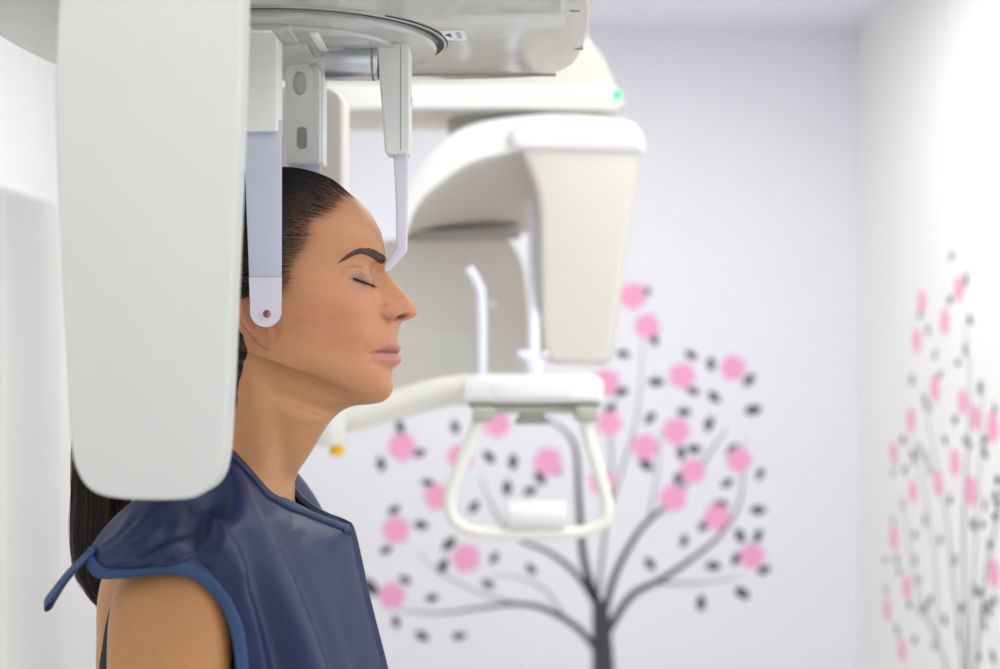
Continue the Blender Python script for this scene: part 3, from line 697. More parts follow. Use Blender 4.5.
def crp(pts, n=6): return [tuple(p) for p in smooth_poly([Vector(p) for p in pts], n, False)]
U_, V_, W_ = G[..., 0].copy(), G[..., 1].copy(), G[..., 2].copy()
# normals of the base loft (figure units, w outward)
def normals(G):
    du = np.gradient(G, axis=1); dv = np.gradient(G, axis=0)
    n = np.cross(du, dv); n /= np.maximum(np.linalg.norm(n, axis=2, keepdims=True), 1e-9)
    s = np.sign(np.median((n*np.stack([G[..., 0]-260, G[..., 1]*0, G[..., 2]], -1)).sum(-1)))
    return n*s
N0 = normals(G)
D = np.zeros(U_.shape)
# closed eyeball under the lids
ec = np.array([360.5, 279.5, 31.0]); R0 = 14.8
dv_ = G-ec; dd = np.linalg.norm(dv_, axis=2)
k = 1.2; tgt = np.where(dd < R0+6, np.log(np.exp(np.clip(dd/k, -50, 50))+np.exp(R0/k))*k, dd)
front = (U_ > 350) & (dd < R0+6) & (V_ > 262) & (V_ < 297) & (W_ > 14)
G[front] = (ec+dv_/np.maximum(dd, 1e-6)[..., None]*tgt[..., None])[front]
U_, V_, W_ = G[..., 0].copy(), G[..., 1].copy(), G[..., 2].copy()
# lids
lash = crp(ML([(353, 278.6, 46), (358, 280.3, 42), (363, 281.9, 37), (368, 283.9, 33), (372.5, 285.4, 28)]))
d, f = polydist(U_, V_, lash); D -= 1.1*gs(d, .9)*(W_ > 15)
d, f = polydist(U_, V_, crp([(347, 275.5), (354, 271.5), (362, 270.5), (369, 272.5), (373, 277)])); D -= 1.6*gs(d, 1.3)*(W_ > 15)
D -= 2.4*gs(np.hypot((U_-378.5)/4.5, (V_-270)/7), 1)*(W_ > 7)
d, f = polydist(U_, V_, crp([(352, 289), (360, 293), (368, 294.5), (374, 294)])); D -= .5*gs(d, 1.6)*(W_ > 15)
d, f = polydist(U_, V_, crp([(337, 264), (346, 257), (358, 252), (370, 252), (379, 257)])); D += 1.4*gs(d, 5)*(W_ > 15)     # brow bone
# nose wing, groove, nostril
D += 3.2*gs(np.hypot((U_-393.5)/7, (V_-313)/6.2), 1)*(W_ > 6)
d, f = polydist(U_, V_, crp([(385.5, 304.5), (383.4, 308), (382.8, 313), (385, 318.5), (389.5, 321.5)])); D -= 2.6*gs(d, 1.6)
d, f = polydist(U_, V_, crp([(393, 304.8), (398, 306), (402, 307.5)])); D -= .5*gs(d, 2.2)
D -= 7*gs(np.hypot((U_-401.5)/4.6, (V_-317.6-(402-U_)*.30)/1.6), 1)*(W_ > 3)
D += 1.1*gs(np.hypot((U_-410)/4.5, (V_-310)/5), 1)
# fold from nose wing to mouth corner, chin hollow
d, f = polydist(U_, V_, crp([(381, 317), (376.5, 328), (371.5, 340), (368.5, 350)])); D -= 1.2*gs(d, 2.4)*np.clip(1.2-f, 0, 1)
d, f = polydist(U_, V_, crp([(374, 322), (367, 334), (362, 348)])); D += .5*gs(d, 5)
# mouth
mouth = crp([(374.6, 354.3), (377, 352.2), (385, 351.9), (391, 352.4), (397, 353.0), (401, 353.4)])
d, f = polydist(U_, V_, mouth); D -= 1.3*gs(d, .85)*np.clip((1-f)*3+.35, 0, 1)
D -= 1.2*gs(np.hypot((U_-373.5)/3, (V_-354.5)/3), 1)
d, f = polydist(U_, V_, crp([(377, 350), (384, 348.2), (392, 347.5), (399, 348)])); D += .55*gs(d, 1.9)
d, f = polydist(U_, V_, crp([(377, 357), (384, 359), (392, 360), (399, 359.5)])); D += 1.0*gs(d, 2.6)
d, f = polydist(U_, V_, crp([(378, 364), (386, 368), (391, 369)])); D -= .6*gs(d, 2.6)
# cheekbone, cheek hollow, temple
D += 2.2*gs(np.hypot((U_-352)/13, (V_-306)/9), 1)
D -= 2.6*gs(np.hypot((U_-325)/17, (V_-345)/15), 1)
D -= 1.6*gs(np.hypot((U_-343)/9, (V_-262)/14), 1)
D += 1.0*gs(np.hypot((U_-300)/9, (V_-365)/9), 1)
# neck: sternomastoid, hollow ahead of it
front_w = W_ > 8
d, f = polydist(U_, V_, crp([(262, 352), (263, 385), (266, 420), (272, 455), (283, 490)])); D += 2.6*gs(d, 7.5)*np.clip(f*5, 0, 1)*front_w
d, f = polydist(U_, V_, crp([(284, 395), (288, 420), (290, 450), (291, 475)])); D -= 2.2*gs(d, 6)*front_w
d, f = polydist(U_, V_, crp([(243, 400), (246, 430), (252, 460)])); D -= 1.6*gs(d, 5)*front_w
d, f = polydist(U_, V_, crp([(320, 428), (309, 447), (301, 462)])); D += .8*gs(d, 5)*front_w
G = G+N0*D[..., None]
# skull under the hair line sits in as is; ear in relief
U_, V_, W_ = G[..., 0].copy(), G[..., 1].copy(), G[..., 2].copy()
ear = crp([(283.5, 303), (283, 292), (277, 283), (266, 279.5), (255, 283), (250, 293), (249.5, 305), (252.5, 318), (259, 330), (267, 341), (274, 347.5), (280.5, 347), (283.5, 340), (284, 330), (282.5, 318)], 5)
sd = sdist(U_, V_, ear); E = np.clip(sd/1.9, 0, 1); E = E*E*(3-2*E)
lift = 3.5+10.5*np.clip((284-U_)/32, 0, 1)-4.0*np.clip((V_-325)/20, 0, 1)
H = lift*E
rim = gs(np.clip(sd-3.2, 0, 99), 2.2)*(V_ < 332)*(U_ < 281)
H += E*(1.8*rim)
H -= E*4.5*gs(np.hypot((U_-270)/7, (V_-312)/10), 1)
d, f = polydist(U_, V_, crp([(262, 290), (257.5, 300), (259, 314), (266, 326)])); H -= E*2.2*gs(d, 1.8)
d, f = polydist(U_, V_, crp([(279, 303), (281, 312), (279, 320)])); H += E*2.0*gs(d, 2.4)
d, f = polydist(U_, V_, crp([(273, 346), (279, 350), (285.5, 343), (286, 330), (286, 312)])); H -= .9*gs(d, 1.2)*(1-E)
d, f = polydist(U_, V_, crp([(289, 306), (289.5, 322), (288, 338)])); H -= .5*gs(d, 1.5)
earmask = (W_ > 30)
G[..., 2] += np.where(earmask, H, 0)
GF = G
# ------------- build the full mesh (near side then far side)
n_col = NC
def full_mesh(G):
    near = P3n(G, -1); far = P3n(G[:, 1:-1], 1)
    rows = np.concatenate([near, far[:, ::-1]], 1); nr, nc = rows.shape[:2]
    V = rows.reshape(-1, 3); F = []
    idx = np.arange(nr*nc).reshape(nr, nc); nx = np.roll(idx, -1, axis=1)
    F = np.stack([idx[:-1], nx[:-1], nx[1:], idx[1:]], -1).reshape(-1, 4)
    top = V[idx[0]].mean(0)+np.array([0, 0, .0008]); bot = V[idx[-1]].mean(0)-np.array([0, 0, .01])
    V = np.vstack([V, top, bot]); a, b_ = len(V)-2, len(V)-1
    F = [tuple(f) for f in F]+[(a, nx[0][k], idx[0][k]) for k in range(nc)]+[(b_, idx[-1][k], nx[-1][k]) for k in range(nc)]
    return V, F
PER = thing('person', 'woman in profile with eyes closed, dark ponytail and a navy protective apron', 'person', (-.26, HY, 0))
Vb, Fb = full_mesh(GF)
body = from_np('body', Vb, Fb, None)
# arms with hands, grown as one skin
def limb(side):
    secs = [(512, 232, 148, 26, 22), (524, 229, 156, 40, 33), (545, 218, 166, 50, 41), (575, 213, 171, 54, 44), (620, 211, 173, 54, 44), (680, 210, 175, 50, 41), (760, 212, 179, 43, 37), (830, 215, 183, 38, 34), (870, 221, 185, 39, 34),
            (930, 230, 187, 34, 30), (1000, 243, 189, 26, 23), (1050, 252, 190, 22, 17), (1075, 257, 190, 27, 14), (1110, 264, 189, 36, 13), (1140, 270, 188, 38, 12), (1158, 273, 187, 34, 9)]
    a = np.array(secs, float); t = np.arange(len(a)); q = np.linspace(0, len(a)-1, 90); a = hermite(a, t, q)
    V = []; F = []; ns = 40
    for r in a:
        for k in range(ns):
            th = 2*PI*k/ns; V.append(P3(r[1]+r[3]*math.cos(th), r[0], r[2]+r[4]*math.sin(th), side))
    for i in range(len(a)-1):
        for k in range(ns): F.append((i*ns+k, i*ns+(k+1) % ns, (i+1)*ns+(k+1) % ns, (i+1)*ns+k))
    F.append(tuple(range(ns))); F.append(tuple((len(a)-1)*ns+k for k in range(ns))[::-1])
    def finger(path, r0, r1):
        nonlocal V, F
        pp = smooth_poly([Vector(P3(p[0], p[1], p[2], side)) for p in path], 5, False)
        v, f = tube_np(pp, [(r0+(r1-r0)*i/(len(pp)-1))*K*(1 if i < len(pp)-1 else .6) for i in range(len(pp))], 12)
        o = len(V); V += [tuple(x) for x in v]; F += [tuple(o+j for j in g) for g in f]
    for i, (L, uo) in enumerate([(68, 24), (78, 8), (72, -8), (55, -23)]):
        u = 272+uo
        finger([(u, 1135, 188), (u+2, 1155, 188), (u+3, 1155+L*.45, 184), (u-1, 1155+L*.75, 178), (u-7, 1155+L, 170)], 9, 7)
    finger([(276, 1075, 186), (292, 1098, 182), (306, 1125, 176), (310, 1152, 172)], 11, 8)
    o = from_np('limb', V, F, None)
    me = bake(o, [('REMESH', dict(mode='VOXEL', voxel_size=.0028, use_smooth_shade=True)), ('SMOOTH', dict(factor=.5, iterations=4))])
    drop(o); o = bpy.data.objects.new('limb', me); C.objects.link(o); return o
for sd_ in (-1, 1):
    L = limb(sd_)
    try: bool_op(body, L, 'UNION', 'EXACT')
    except Exception as ex: print('bool failed', ex)
print('BODY', len(body.data.vertices))
HAIR = crp([(354, 190), (345, 198), (337, 214), (328, 221), (319, 227), (316, 238), (310.5, 252), (304, 262), (299, 273), (296, 290), (291, 294), (288, 284), (280, 277), (266, 274), (252, 277), (246, 288), (246, 305), (251, 322), (259, 334), (262, 352), (258, 378), (249, 400), (232, 418), (208, 426)], 5)+[(150, 424), (150, 130), (352, 130)]
# colours of the skin by place on the body, with shade painted at nostril and lid
me = body.data; n = len(me.vertices); co = np.empty(n*3, dtype=np.float32); me.vertices.foreach_get('co', co); co = co.reshape(-1, 3).astype(float)
u = co[:, 0]/K+CX; v = CY-(co[:, 2]-CAMZ)/K; w = np.abs(co[:, 1]-HY)/K
def lin(*c): return np.array([s2l(x) for x in c])
face = lin(187, 130, 92); neckc = lin(180, 128, 86); armc = lin(177, 125, 79)
col_ = np.tile(face, (n, 1))
jaw = [(370, 404), (340, 396), (310, 383), (290, 370), (270, 348), (240, 320)]
tneckf = np.clip((v-np.interp(u, [240, 270, 290, 310, 340, 370], [322, 350, 370, 383, 396, 404]))/14+.3, 0, 1)[:, None]
col_ = col_*(1-tneckf)+neckc*tneckf
ta = np.clip((v-500)/50, 0, 1)[:, None]; col_ = col_*(1-ta)+armc*ta
def tint(mask, c, a):
    global col_
    m_ = (mask*a)[:, None]; col_ = col_*(1-m_)+c*m_
tint(gs(np.hypot((u-345)/22, (v-318)/16), 1), lin(186, 116, 88), .45)        # cheek warmth
tint(gs(np.hypot((u-408)/9, (v-311)/9), 1), lin(192, 122, 98), .5)         # nose tip
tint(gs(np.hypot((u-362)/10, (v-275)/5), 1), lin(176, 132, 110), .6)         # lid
tint(gs(np.hypot((u-365)/6.5, (v-279)/3.2), 1)*(w > 15), lin(122, 98, 88), .7)  # grey eyeshadow, strengthened to paint shading around the eye
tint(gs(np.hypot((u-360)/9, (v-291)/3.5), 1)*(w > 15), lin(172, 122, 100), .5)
tint(gs(np.hypot((u-352)/24, (v-215)/14), 1), lin(200, 148, 115), .5)
lips = crp([(374.8, 354.4), (380, 349.2), (388, 346), (394, 344.4), (398, 345.2), (403, 345.5), (403, 364), (398, 365.2), (392, 365.5), (386, 363), (379, 358.5)], 5)
tint(1/(1+np.exp(-sdist(u, v, lips)/.7)), lin(182, 114, 107), .85)
tint(1/(1+np.exp(-sdist(u, v, lips)/.7))*(v < 353), lin(150, 90, 86), .55)
d, f = polydist(u, v, mouth); tint(gs(d, .8)*(w < 26), lin(110, 56, 56), .8)
hl_ = sdist(u, v, [tuple(q) for q in HAIR]); tint(np.where((v < 300) & (u > 280), np.exp(-np.clip(-hl_, 0, 99)/6.5), 0), lin(98, 68, 52), .6)
sde = sdist(u, v, ear); tint((sde > -1)*(w > 60)*1.0, lin(184, 112, 84), .45)
tint(gs(np.hypot((u-401.5)/4.2, (v-317.6-(402-u)*.30)/1.5), 1)*(w > 3), lin(96, 44, 36), .9)  # nostril: inner redness plus the opening's shade painted into the colour
d, f = polydist(u, v, lash); tint(gs(d, 1.0)*(w > 15), lin(90, 62, 56), .6)
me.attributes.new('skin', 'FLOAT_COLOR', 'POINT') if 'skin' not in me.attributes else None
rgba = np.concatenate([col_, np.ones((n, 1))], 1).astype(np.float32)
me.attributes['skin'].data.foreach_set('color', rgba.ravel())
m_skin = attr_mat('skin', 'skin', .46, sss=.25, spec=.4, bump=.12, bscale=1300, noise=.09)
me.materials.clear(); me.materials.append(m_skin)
me.polygons.foreach_set('material_index', [0]*len(me.polygons)); me.polygons.foreach_set('use_smooth', [True]*len(me.polygons))
co2 = (co-np.array(PER.location)).astype(np.float32); me.vertices.foreach_set('co', co2.ravel()); body.parent = PER; me.update()
# surface lookup on the near (and by mirror the far) side
bvh = BVHTree.FromPolygons([tuple(p) for p in Vb], Fb)
def surf(u, v):
    p = bvh.ray_cast(Vector(P3(u, v, 260)), Vector((0, 1, 0)))
    return p[0], p[1]
# ------------- hair cap
Gb = base_G; NN = N0
hd_ = sdist(Gb[..., 0], Gb[..., 1], HAIR)
psi = np.arctan2(-(Gb[..., 1]-256), Gb[..., 2]+1e-3)
nz = np.zeros_like(psi)
for q_, a_ in ((23, .35), (47, .3), (91, .25), (160, .2)): nz += a_*np.sin(psi*q_+rng.random()*6+Gb[..., 0]*.01*q_/23)
th_ = -1.2+4.0*np.clip(hd_/18, 0, 1)**.8+.45*nz*np.clip(hd_/6, 0, 1)
Hg = Gb+NN*th_[..., None]
Hg[:, 0, 2] = 0; Hg[:, -1, 2] = 0
# near and far, only faces well inside
rowsN = P3n(Hg, -1); rowsF = P3n(Hg[:, 1:-1], 1)
rows_ = np.concatenate([rowsN, rowsF[:, ::-1]], 1); hdA = np.concatenate([hd_, hd_[:, 1:-1][:, ::-1]], 1); psA = np.concatenate([psi, psi[:, 1:-1][:, ::-1]], 1)
nr, nc = rows_.shape[:2]; idx = np.arange(nr*nc).reshape(nr, nc); nx = np.roll(idx, -1, axis=1)
F = np.stack([idx[:-1], nx[:-1], nx[1:], idx[1:]], -1).reshape(-1, 4)
hf_ = hdA.reshape(-1); keep = hf_[F].min(1) > -1.5
F = F[keep]; Vh = rows_.reshape(-1, 3)
top = Vh[idx[0]].mean(0)+np.array([0, 0, .0010]); Vh = np.vstack([Vh, top]); a = len(Vh)-1
Fl = [tuple(f) for f in F]+[(a, nx[0][k], idx[0][k]) for k in range(nc)]
used = np.unique(np.concatenate([np.array(f) for f in Fl])); remap = -np.ones(len(Vh), int); remap[used] = np.arange(len(used))
psf = np.append(psA.reshape(-1), PI/2)[used]; hdf = np.append(hf_, 30)[used]
Vh = Vh[used]; Fl = [tuple(remap[j] for j in f) for f in Fl]
Vl = [tuple(p) for p in Vh]; colh = []
dark = lin(12, 11, 16); brown = lin(88, 60, 45); root = lin(150, 106, 80)
s_ = .5+.5*np.sin(psf*70+2*np.sin(psf*23)); fr_ = np.clip(1.1-hdf/26, 0, 1)*(.05+.95*s_**2)*.6*np.clip((.95-psf)/.35, 0, 1)
colh = [tuple(dark*(1-q)+brown*q) for q in fr_]
# single strands from the hair line towards the knot
def ring_hit(uu, ps):
    o = Vector(P3(uu, 256, 0)); dr = Vector((0, -math.cos(ps), math.sin(ps)))
    h = bvh.ray_cast(o+dr*.14, -dr); return h[0], h[1]
def add_strand(path, r, c):
    global Vl, Fl
    V, F = tube_np(path, r, 3, caps=False); o = len(Vl)
    Vl += [tuple(x) for x in V]; Fl += [tuple(o+j for j in g) for g in F]; 
    for q in range(len(path)):
        f = max(0, 1-q/3); colh.extend([tuple(c*(1-f)+root*f)]*3)
HA = np.array(HAIR)
for i in range(2400):
    ps = random.uniform(-.62, 1.45)
    # find the hair line at this angle
    uu = 372.0; hit = None
    while uu > 270:
        hp, nn = ring_hit(uu, ps)
        if hp is not None:
            vv = CY-(hp.z-CAMZ)/K
            if inside(np.array([uu]), np.array([vv]), HAIR)[0]: hit = uu; break
        uu -= 3
    if hit is None: continue
    st = hit+random.uniform(-24, 4)+random.random()**3*10; L = random.uniform(18, 50); pth = []
    dps = random.uniform(-.035, .035); npt = 9
    for j in range(npt):
        t = j/(npt-1); hp, nn = ring_hit(st-L*t, ps+dps*t)
        if hp is None or nn is None: break
        if nn.dot(Vector((0, -math.cos(ps), math.sin(ps)))) < 0: nn = -nn
        dd_ = np.clip((hit-(st-L*t))/12, 0, 1)
        pth.append(hp+nn*K*(.05+3.1*np.clip((hit-(st-L*t)+2)/18, 0, 1)**.8))
    if len(pth) < 4: continue
    c = dark+brown*random.random()**2*(.55 if ps < .75 else .12)
    rr = [K*(.07+.24*min(1, 3*j/(len(pth)-1))) for j in range(len(pth))]
    add_strand(pth, rr, c)
hair = from_np('hair', Vl, Fl, None, PER)
at_ = hair.data.attributes.new('haircol', 'FLOAT_COLOR', 'POINT')
at_.data.foreach_set('color', np.concatenate([np.array(colh), np.ones((len(colh), 1))], 1).astype(np.float32).ravel())
m_hair = attr_mat('hair', 'haircol', .5, spec=.22)
hair.data.materials.append(m_hair)
# ponytail
pc = smooth_poly([Vector((192, 258)), Vector((172, 258)), Vector((150, 275)), Vector((122, 320)), Vector((106, 390)), Vector((101, 450)), Vector((101, 500)), Vector((98, 550)), Vector((101, 585)), Vector((106, 612))], 8, False)
pr = np.interp(np.linspace(0, 1, len(pc)), [0, .08, .2, .5, .72, .85, .94, 1], [9, 11, 18, 26, 29, 23, 11, 1])
V = []; F = []; ns = 90; pcol = []
jit = [random.uniform(-1, 1) for _ in range(ns)]
for i, p in enumerate(pc):
    t = (pc[min(i+1, len(pc)-1)]-pc[max(i-1, 0)]).normalized(); nr_ = Vector((-t.y, t.x))
    for k in range(ns):
        th = 2*PI*k/ns+.004*i; g_ = 1+.05*jit[k]
        V.append(P3(p.x+nr_.x*pr[i]*math.cos(th)*g_, p.y+nr_.y*pr[i]*math.cos(th)*g_, pr[i]*.95*math.sin(th)*g_))
        q = max(0, jit[k])**2*.5; pcol.append(tuple(dark*(1-q)+brown*q))
for i in range(len(pc)-1):
    for k in range(ns): F.append((i*ns+k, i*ns+(k+1) % ns, (i+1)*ns+(k+1) % ns, (i+1)*ns+k))
F.append(tuple(range(ns))); F.append(tuple((len(pc)-1)*ns+k for k in range(ns)))
for i in range(420):
    a0 = random.uniform(0, 2*PI); s0 = random.randint(2, len(pc)-30); ln = random.randint(20, 42); e = random.uniform(.96, 1.07); dr = random.uniform(-.25, .25); pth = []
    for j in range(s0, min(s0+ln, len(pc)), 3):
        p = pc[j]; t = (pc[min(j+1, len(pc)-1)]-pc[max(j-1, 0)]).normalized(); nr_ = Vector((-t.y, t.x)); rr_ = pr[j]*(e+.04*math.sin(j*.3+i)); rr_ = max(rr_, 1.5)
        th = a0+dr*(j-s0)/30
        pth.append(Vector(P3(p.x+nr_.x*rr_*math.cos(th), p.y+nr_.y*rr_*math.cos(th), rr_*.95*math.sin(th))))
    if len(pth) < 4: continue
    v_, f_ = tube_np(pth, [K*.28*(1-.6*q/(len(pth)-1)) for q in range(len(pth))], 3, caps=False); o = len(V)
    V += [tuple(x) for x in v_]; F += [tuple(o+q for q in g) for g in f_]; q = random.random()*.6; pcol += [tuple(dark*(1-q)+brown*q)]*len(v_)
pony = from_np('ponytail', V, F, None, PER)
at_ = pony.data.attributes.new('haircol', 'FLOAT_COLOR', 'POINT')
at_.data.foreach_set('color', np.concatenate([np.array(pcol), np.ones((len(pcol), 1))], 1).astype(np.float32).ravel())
pony.data.materials.append(m_hair)
tube('hair_tie', [Vector(P3(184, 258, 0)), Vector(P3(176, 258, 0))], 12*K, m_tank, PER, 24)

# ------------- brows and lashes
def tufts(name, strands, m):
    V = []; F = []
    for pth, r in strands:
        v, f = tube_np(pth, r, 3, caps=False); o = len(V); V += [tuple(x) for x in v]; F += [tuple(o+j for j in g) for g in f]
    return from_np(name, V, F, m, PER)
def mirror_s(S): return [([Vector((p.x, 2*HY-p.y, p.z)) for p in pth], r) for pth, r in S]
tp = crp(ML([(340, 260.2, 60), (347, 254.8, 55), (355, 250.2, 48), (363, 248.2, 41), (371, 249, 32), (378, 251.8, 23), (383.5, 255.6, 14), (385.3, 258, 8)]), 6)
bt = crp(ML([(340, 261.2, 60), (347, 258.8, 55), (355, 255.4, 48), (363, 254.3, 41), (371, 257.0, 32), (376.5, 260.8, 23), (381, 263.8, 14), (384.5, 263.0, 8)]), 6)
Sb = []
for i in range(1350):
    f = .02+.98*random.random()**.75; f = min(f, .999); x = f*(len(tp)-1); j = min(int(x), len(tp)-2); fx = x-j; g = random.gauss(.5, .24); g = min(1.0, max(0.0, g))
    a_ = Vector(tp[j]).lerp(Vector(tp[j+1]), fx); b_ = Vector(bt[j]).lerp(Vector(bt[j+1]), fx); c_ = a_.lerp(b_, g)
    tg = (Vector(tp[j+1])-Vector(tp[j])).normalized(); dr = (-tg+Vector((0, .7))*(1 if g < .4 else -1)*.35).normalized(); L = random.uniform(2.2, 4.5)
    pth = []
    for t in (0, .5, 1):
        q = c_+dr*L*t; hp, nn = surf(q.x, q.y)
        if hp is None: break
        if nn.y > 0: nn = -nn
        pth.append(hp+nn*K*(.15+.35*math.sin(PI*min(t, .8))))
    if len(pth) == 3: Sb.append((pth, [K*.26, K*.24, K*.06]))
tufts('eyebrow', Sb, m_brow); tufts('eyebrow', mirror_s(Sb), m_brow)
Sl = []; base = []
for p in lash:
    hp, nn = surf(*p)
    if hp is not None:
        if nn.y > 0: nn = -nn
        base.append(hp+nn*K*.25)
Sl.append((base, [K*(.8+.5*math.sin(PI*(i+1)/(len(base)+1))) for i in range(len(base))]))
for i in range(130):
    x = random.random()**.8*(len(base)-1.01); j = int(x); p = base[j].lerp(base[j+1], x-j); L = random.uniform(3.5, 6.5)*K
    d1 = Vector((.75+.25*(x/len(base)), -.35, -.45)).normalized()
    Sl.append(([p, p+d1*L*.5, p+d1*L+Vector((0, 0, L*.12))], [K*.28, K*.2, K*.05]))
tufts('eyelashes', Sl, m_lash); tufts('eyelashes', mirror_s(Sl), m_lash)

# ------------- black top
i0 = int(np.searchsorted(tq, tr[42])); i1 = int(np.searchsorted(tq, tr[49]))
Tg = (base_G+N0*1.8)[i0:i1]
def upr(X, n):
    t = np.arange(len(X)); q = np.linspace(0, len(X)-1, (len(X)-1)*n+1); return hermite(X, t, q)
Tg = upr(Tg, 5); Tg = np.transpose(upr(np.transpose(Tg, (1, 0, 2)), 3), (1, 0, 2))
ww = Tg[..., 2]; vv = Tg[..., 1]; uu_ = Tg[..., 0]
ok = (vv > 560) & ~((uu_ < 200) & (vv < 700) & (ww < 143-(vv-600)*.38)) & ~((uu_ > 200) & (vv < 585))
near = P3n(Tg, -1); far = P3n(Tg[:, 1:-1], 1); rows_ = np.concatenate([near, far[:, ::-1]], 1); okA = np.concatenate([ok, ok[:, 1:-1][:, ::-1]], 1)
nr, nc = rows_.shape[:2]; idx = np.arange(nr*nc).reshape(nr, nc); nx = np.roll(idx, -1, axis=1)
F = np.stack([idx[:-1], nx[:-1], nx[1:], idx[1:]], -1).reshape(-1, 4); F = F[okA.reshape(-1)[F].all(1)]
from_np('black_top', rows_.reshape(-1, 3), F, m_tank, PER)
# trousers and shoes reach the floor (below the picture)
def legs():
    V = []; F = []; ns = 40
    for s in (-1, 1):
        secs = [(900, 224, 80, 104, 92), (1000, 222, 88, 106, 88), (1060, 222, 86, 98, 80), (1200, 225, 84, 82, 70), (1350, 228, 82, 66, 58), (1480, 222, 82, 62, 54), (1650, 220, 82, 56, 50), (1800, 222, 82, 52, 48)]
        a = hermite(np.array(secs, float), np.arange(8), np.linspace(0, 7, 50)); o = len(V)
        for r in a:
            for k in range(ns): th = 2*PI*k/ns; V.append(P3(r[1]+r[3]*math.cos(th), r[0], r[2]+r[4]*math.sin(th), s))
        for i in range(49):
            for k in range(ns): F.append((o+i*ns+k, o+i*ns+(k+1) % ns, o+(i+1)*ns+(k+1) % ns, o+(i+1)*ns+k))
        F.append(tuple(o+k for k in range(ns))); F.append(tuple(o+49*ns+k for k in range(ns)))
    return from_np('trousers', V, F, m_trous, PER)
legs()
vfl = CY+CAMZ/K
for s in (-1, 1):
    b = bmesh.new(); bmesh.ops.create_uvsphere(b, u_segments=32, v_segments=20, radius=1)
    for x in b.verts:
        p = x.co; z = max(p.z, -.45); x.co = Vector(P3(255+125*p.x, vfl-(z+.45)*58*(1-.25*p.x), 82+(44-6*abs(p.x))*p.y, s))
    from_bm('shoe', b, m_shoe, PER)

# ------------- lead apron
def ap(u, v, w):
    """apparent place -> world (w = units from the mid-plane)"""
    y = HY-w*K; return at(u, v, y)
AR = [
 [(86, 558, 196), (92, 545, 190), (112, 519, 172), (148, 488, 142), (180, 462, 100), (207, 444, 62)],
 [(91, 570, 203), (104, 548, 202), (130, 520, 188), (165, 492, 152), (192, 466, 104), (211, 446, 60)],
 [(101, 577, 208), (116, 556, 211), (143, 530, 200), (176, 503, 162), (202, 473, 108), (216, 447, 58)],
 [(120, 577, 212), (133, 560, 216), (158, 538, 206), (188, 512, 168), (212, 480, 110), (221, 448, 57)],
 [(150, 574, 214), (160, 560, 218), (180, 541, 208), (205, 518, 170), (225, 486, 110), (227, 449, 56)],
 [(180, 573, 212), (189, 560, 215), (205, 543, 205), (224, 520, 168), (237, 490, 108), (233, 452, 56)],
 [(199, 580, 208), (209, 566, 210), (223, 548, 198), (237, 525, 162), (246, 497, 106), (241, 461, 57)],
 [(212, 592, 204), (222, 577, 204), (236, 559, 190), (249, 536, 156), (257, 508, 105), (251, 472, 58)],
 [(222, 606, 200), (232, 592, 197), (247, 575, 182), (262, 552, 150), (269, 523, 104), (265, 487, 51)],
 [(229, 622, 196), (241, 611, 190), (258, 594, 174), (274, 570, 144), (282, 540, 104), (280, 497, 35)],
 [(234, 642, 192), (248, 634, 183), (267, 618, 166), (285, 593, 138), (298, 556, 92), (300, 507, 14)],
 [(237, 664, 189), (253, 662, 177), (276, 648, 158), (297, 620, 132), (313, 572, 84), (321, 517, 6)],
 [(239, 690, 187), (258, 694, 172), (284, 682, 152), (308, 652, 126), (329, 596, 74), (337, 522.5, 5)],
 [(241, 722, 186), (263, 728, 170), (292, 718, 148), (319, 688, 120), (340, 622, 64), (345.5, 525.5, 2)],
 [(243, 756, 185), (266, 762, 168), (298, 752, 145), (328, 722, 112), (349, 656, 60), (349.5, 529, 0)],
 [(244, 800, 184), (270, 804, 166), (305, 796, 142), (338, 770, 104), (361, 712, 52), (365, 596, 0)],
 [(245, 870, 184), (274, 872, 165), (312, 864, 140), (348, 842, 98), (374, 800, 46), (386, 680, 0)],
 [(246, 960, 185), (278, 960, 165), (318, 954, 138), (357, 938, 94), (386, 905, 44), (405, 800, 0)],
 [(246, 1100, 186), (280, 1100, 166), (322, 1096, 138), (364, 1088, 92), (396, 1070, 42), (412, 1000, 0)],
 [(246, 1240, 187), (282, 1240, 166), (325, 1240, 138), (368, 1240, 92), (402, 1240, 42), (416, 1240, 0)]]
AR = np.array(AR, float)
ta_ = np.concatenate([[0], np.cumsum(np.linalg.norm(np.diff(AR[:, :, :2].mean(1), axis=0), axis=1))])
tqa = np.concatenate([np.arange(0, ta_[15], 1.6), np.arange(ta_[15], ta_[-1], 5), [ta_[-1]]])
A = hermite(AR, ta_, tqa)
kk = np.clip((22-A[:, -1, 2])/20, 0, 1)[:, None]; last = A[:, -2]*np.array([1, 1, -1])*kk+(2*A[:, -1]-A[:, -2])*(1-kk)
Ae = np.concatenate([2*A[:, :1]-A[:, 1:2], A, last[:, None]], 1)
cqa = np.linspace(0, 5, 120)
A = np.transpose(hermite(np.transpose(Ae, (1, 0, 2)), np.arange(-1, 7), cqa), (1, 0, 2))
A[..., 2] = np.maximum(A[..., 2], 0)
y = HY-A[..., 2]*K
Wd = np.stack([(A[..., 0]-CX)*T*y, y, CAMZ+(CY-A[..., 1])*T*y], -1)
for _ in range(3):
    B = Wd.copy(); B[1:-1, 1:-1] = .5*Wd[1:-1, 1:-1]+.125*(Wd[:-2, 1:-1]+Wd[2:, 1:-1]+Wd[1:-1, :-2]+Wd[1:-1, 2:]); Wd = B
nn = np.cross(np.gradient(Wd, axis=1), np.gradient(Wd, axis=0)); nn /= np.maximum(np.linalg.norm(nn, axis=2, keepdims=True), 1e-9)
if np.median(nn[..., 1]) > 0: nn = -nn
au, av = A[..., 0], A[..., 1]
edge = np.clip(np.minimum(cqa[None, :]*1.2, (5-cqa)[None, :]*1.1), 0, 1); edge = edge*edge*(3-2*edge)
fold = np.zeros(au.shape)
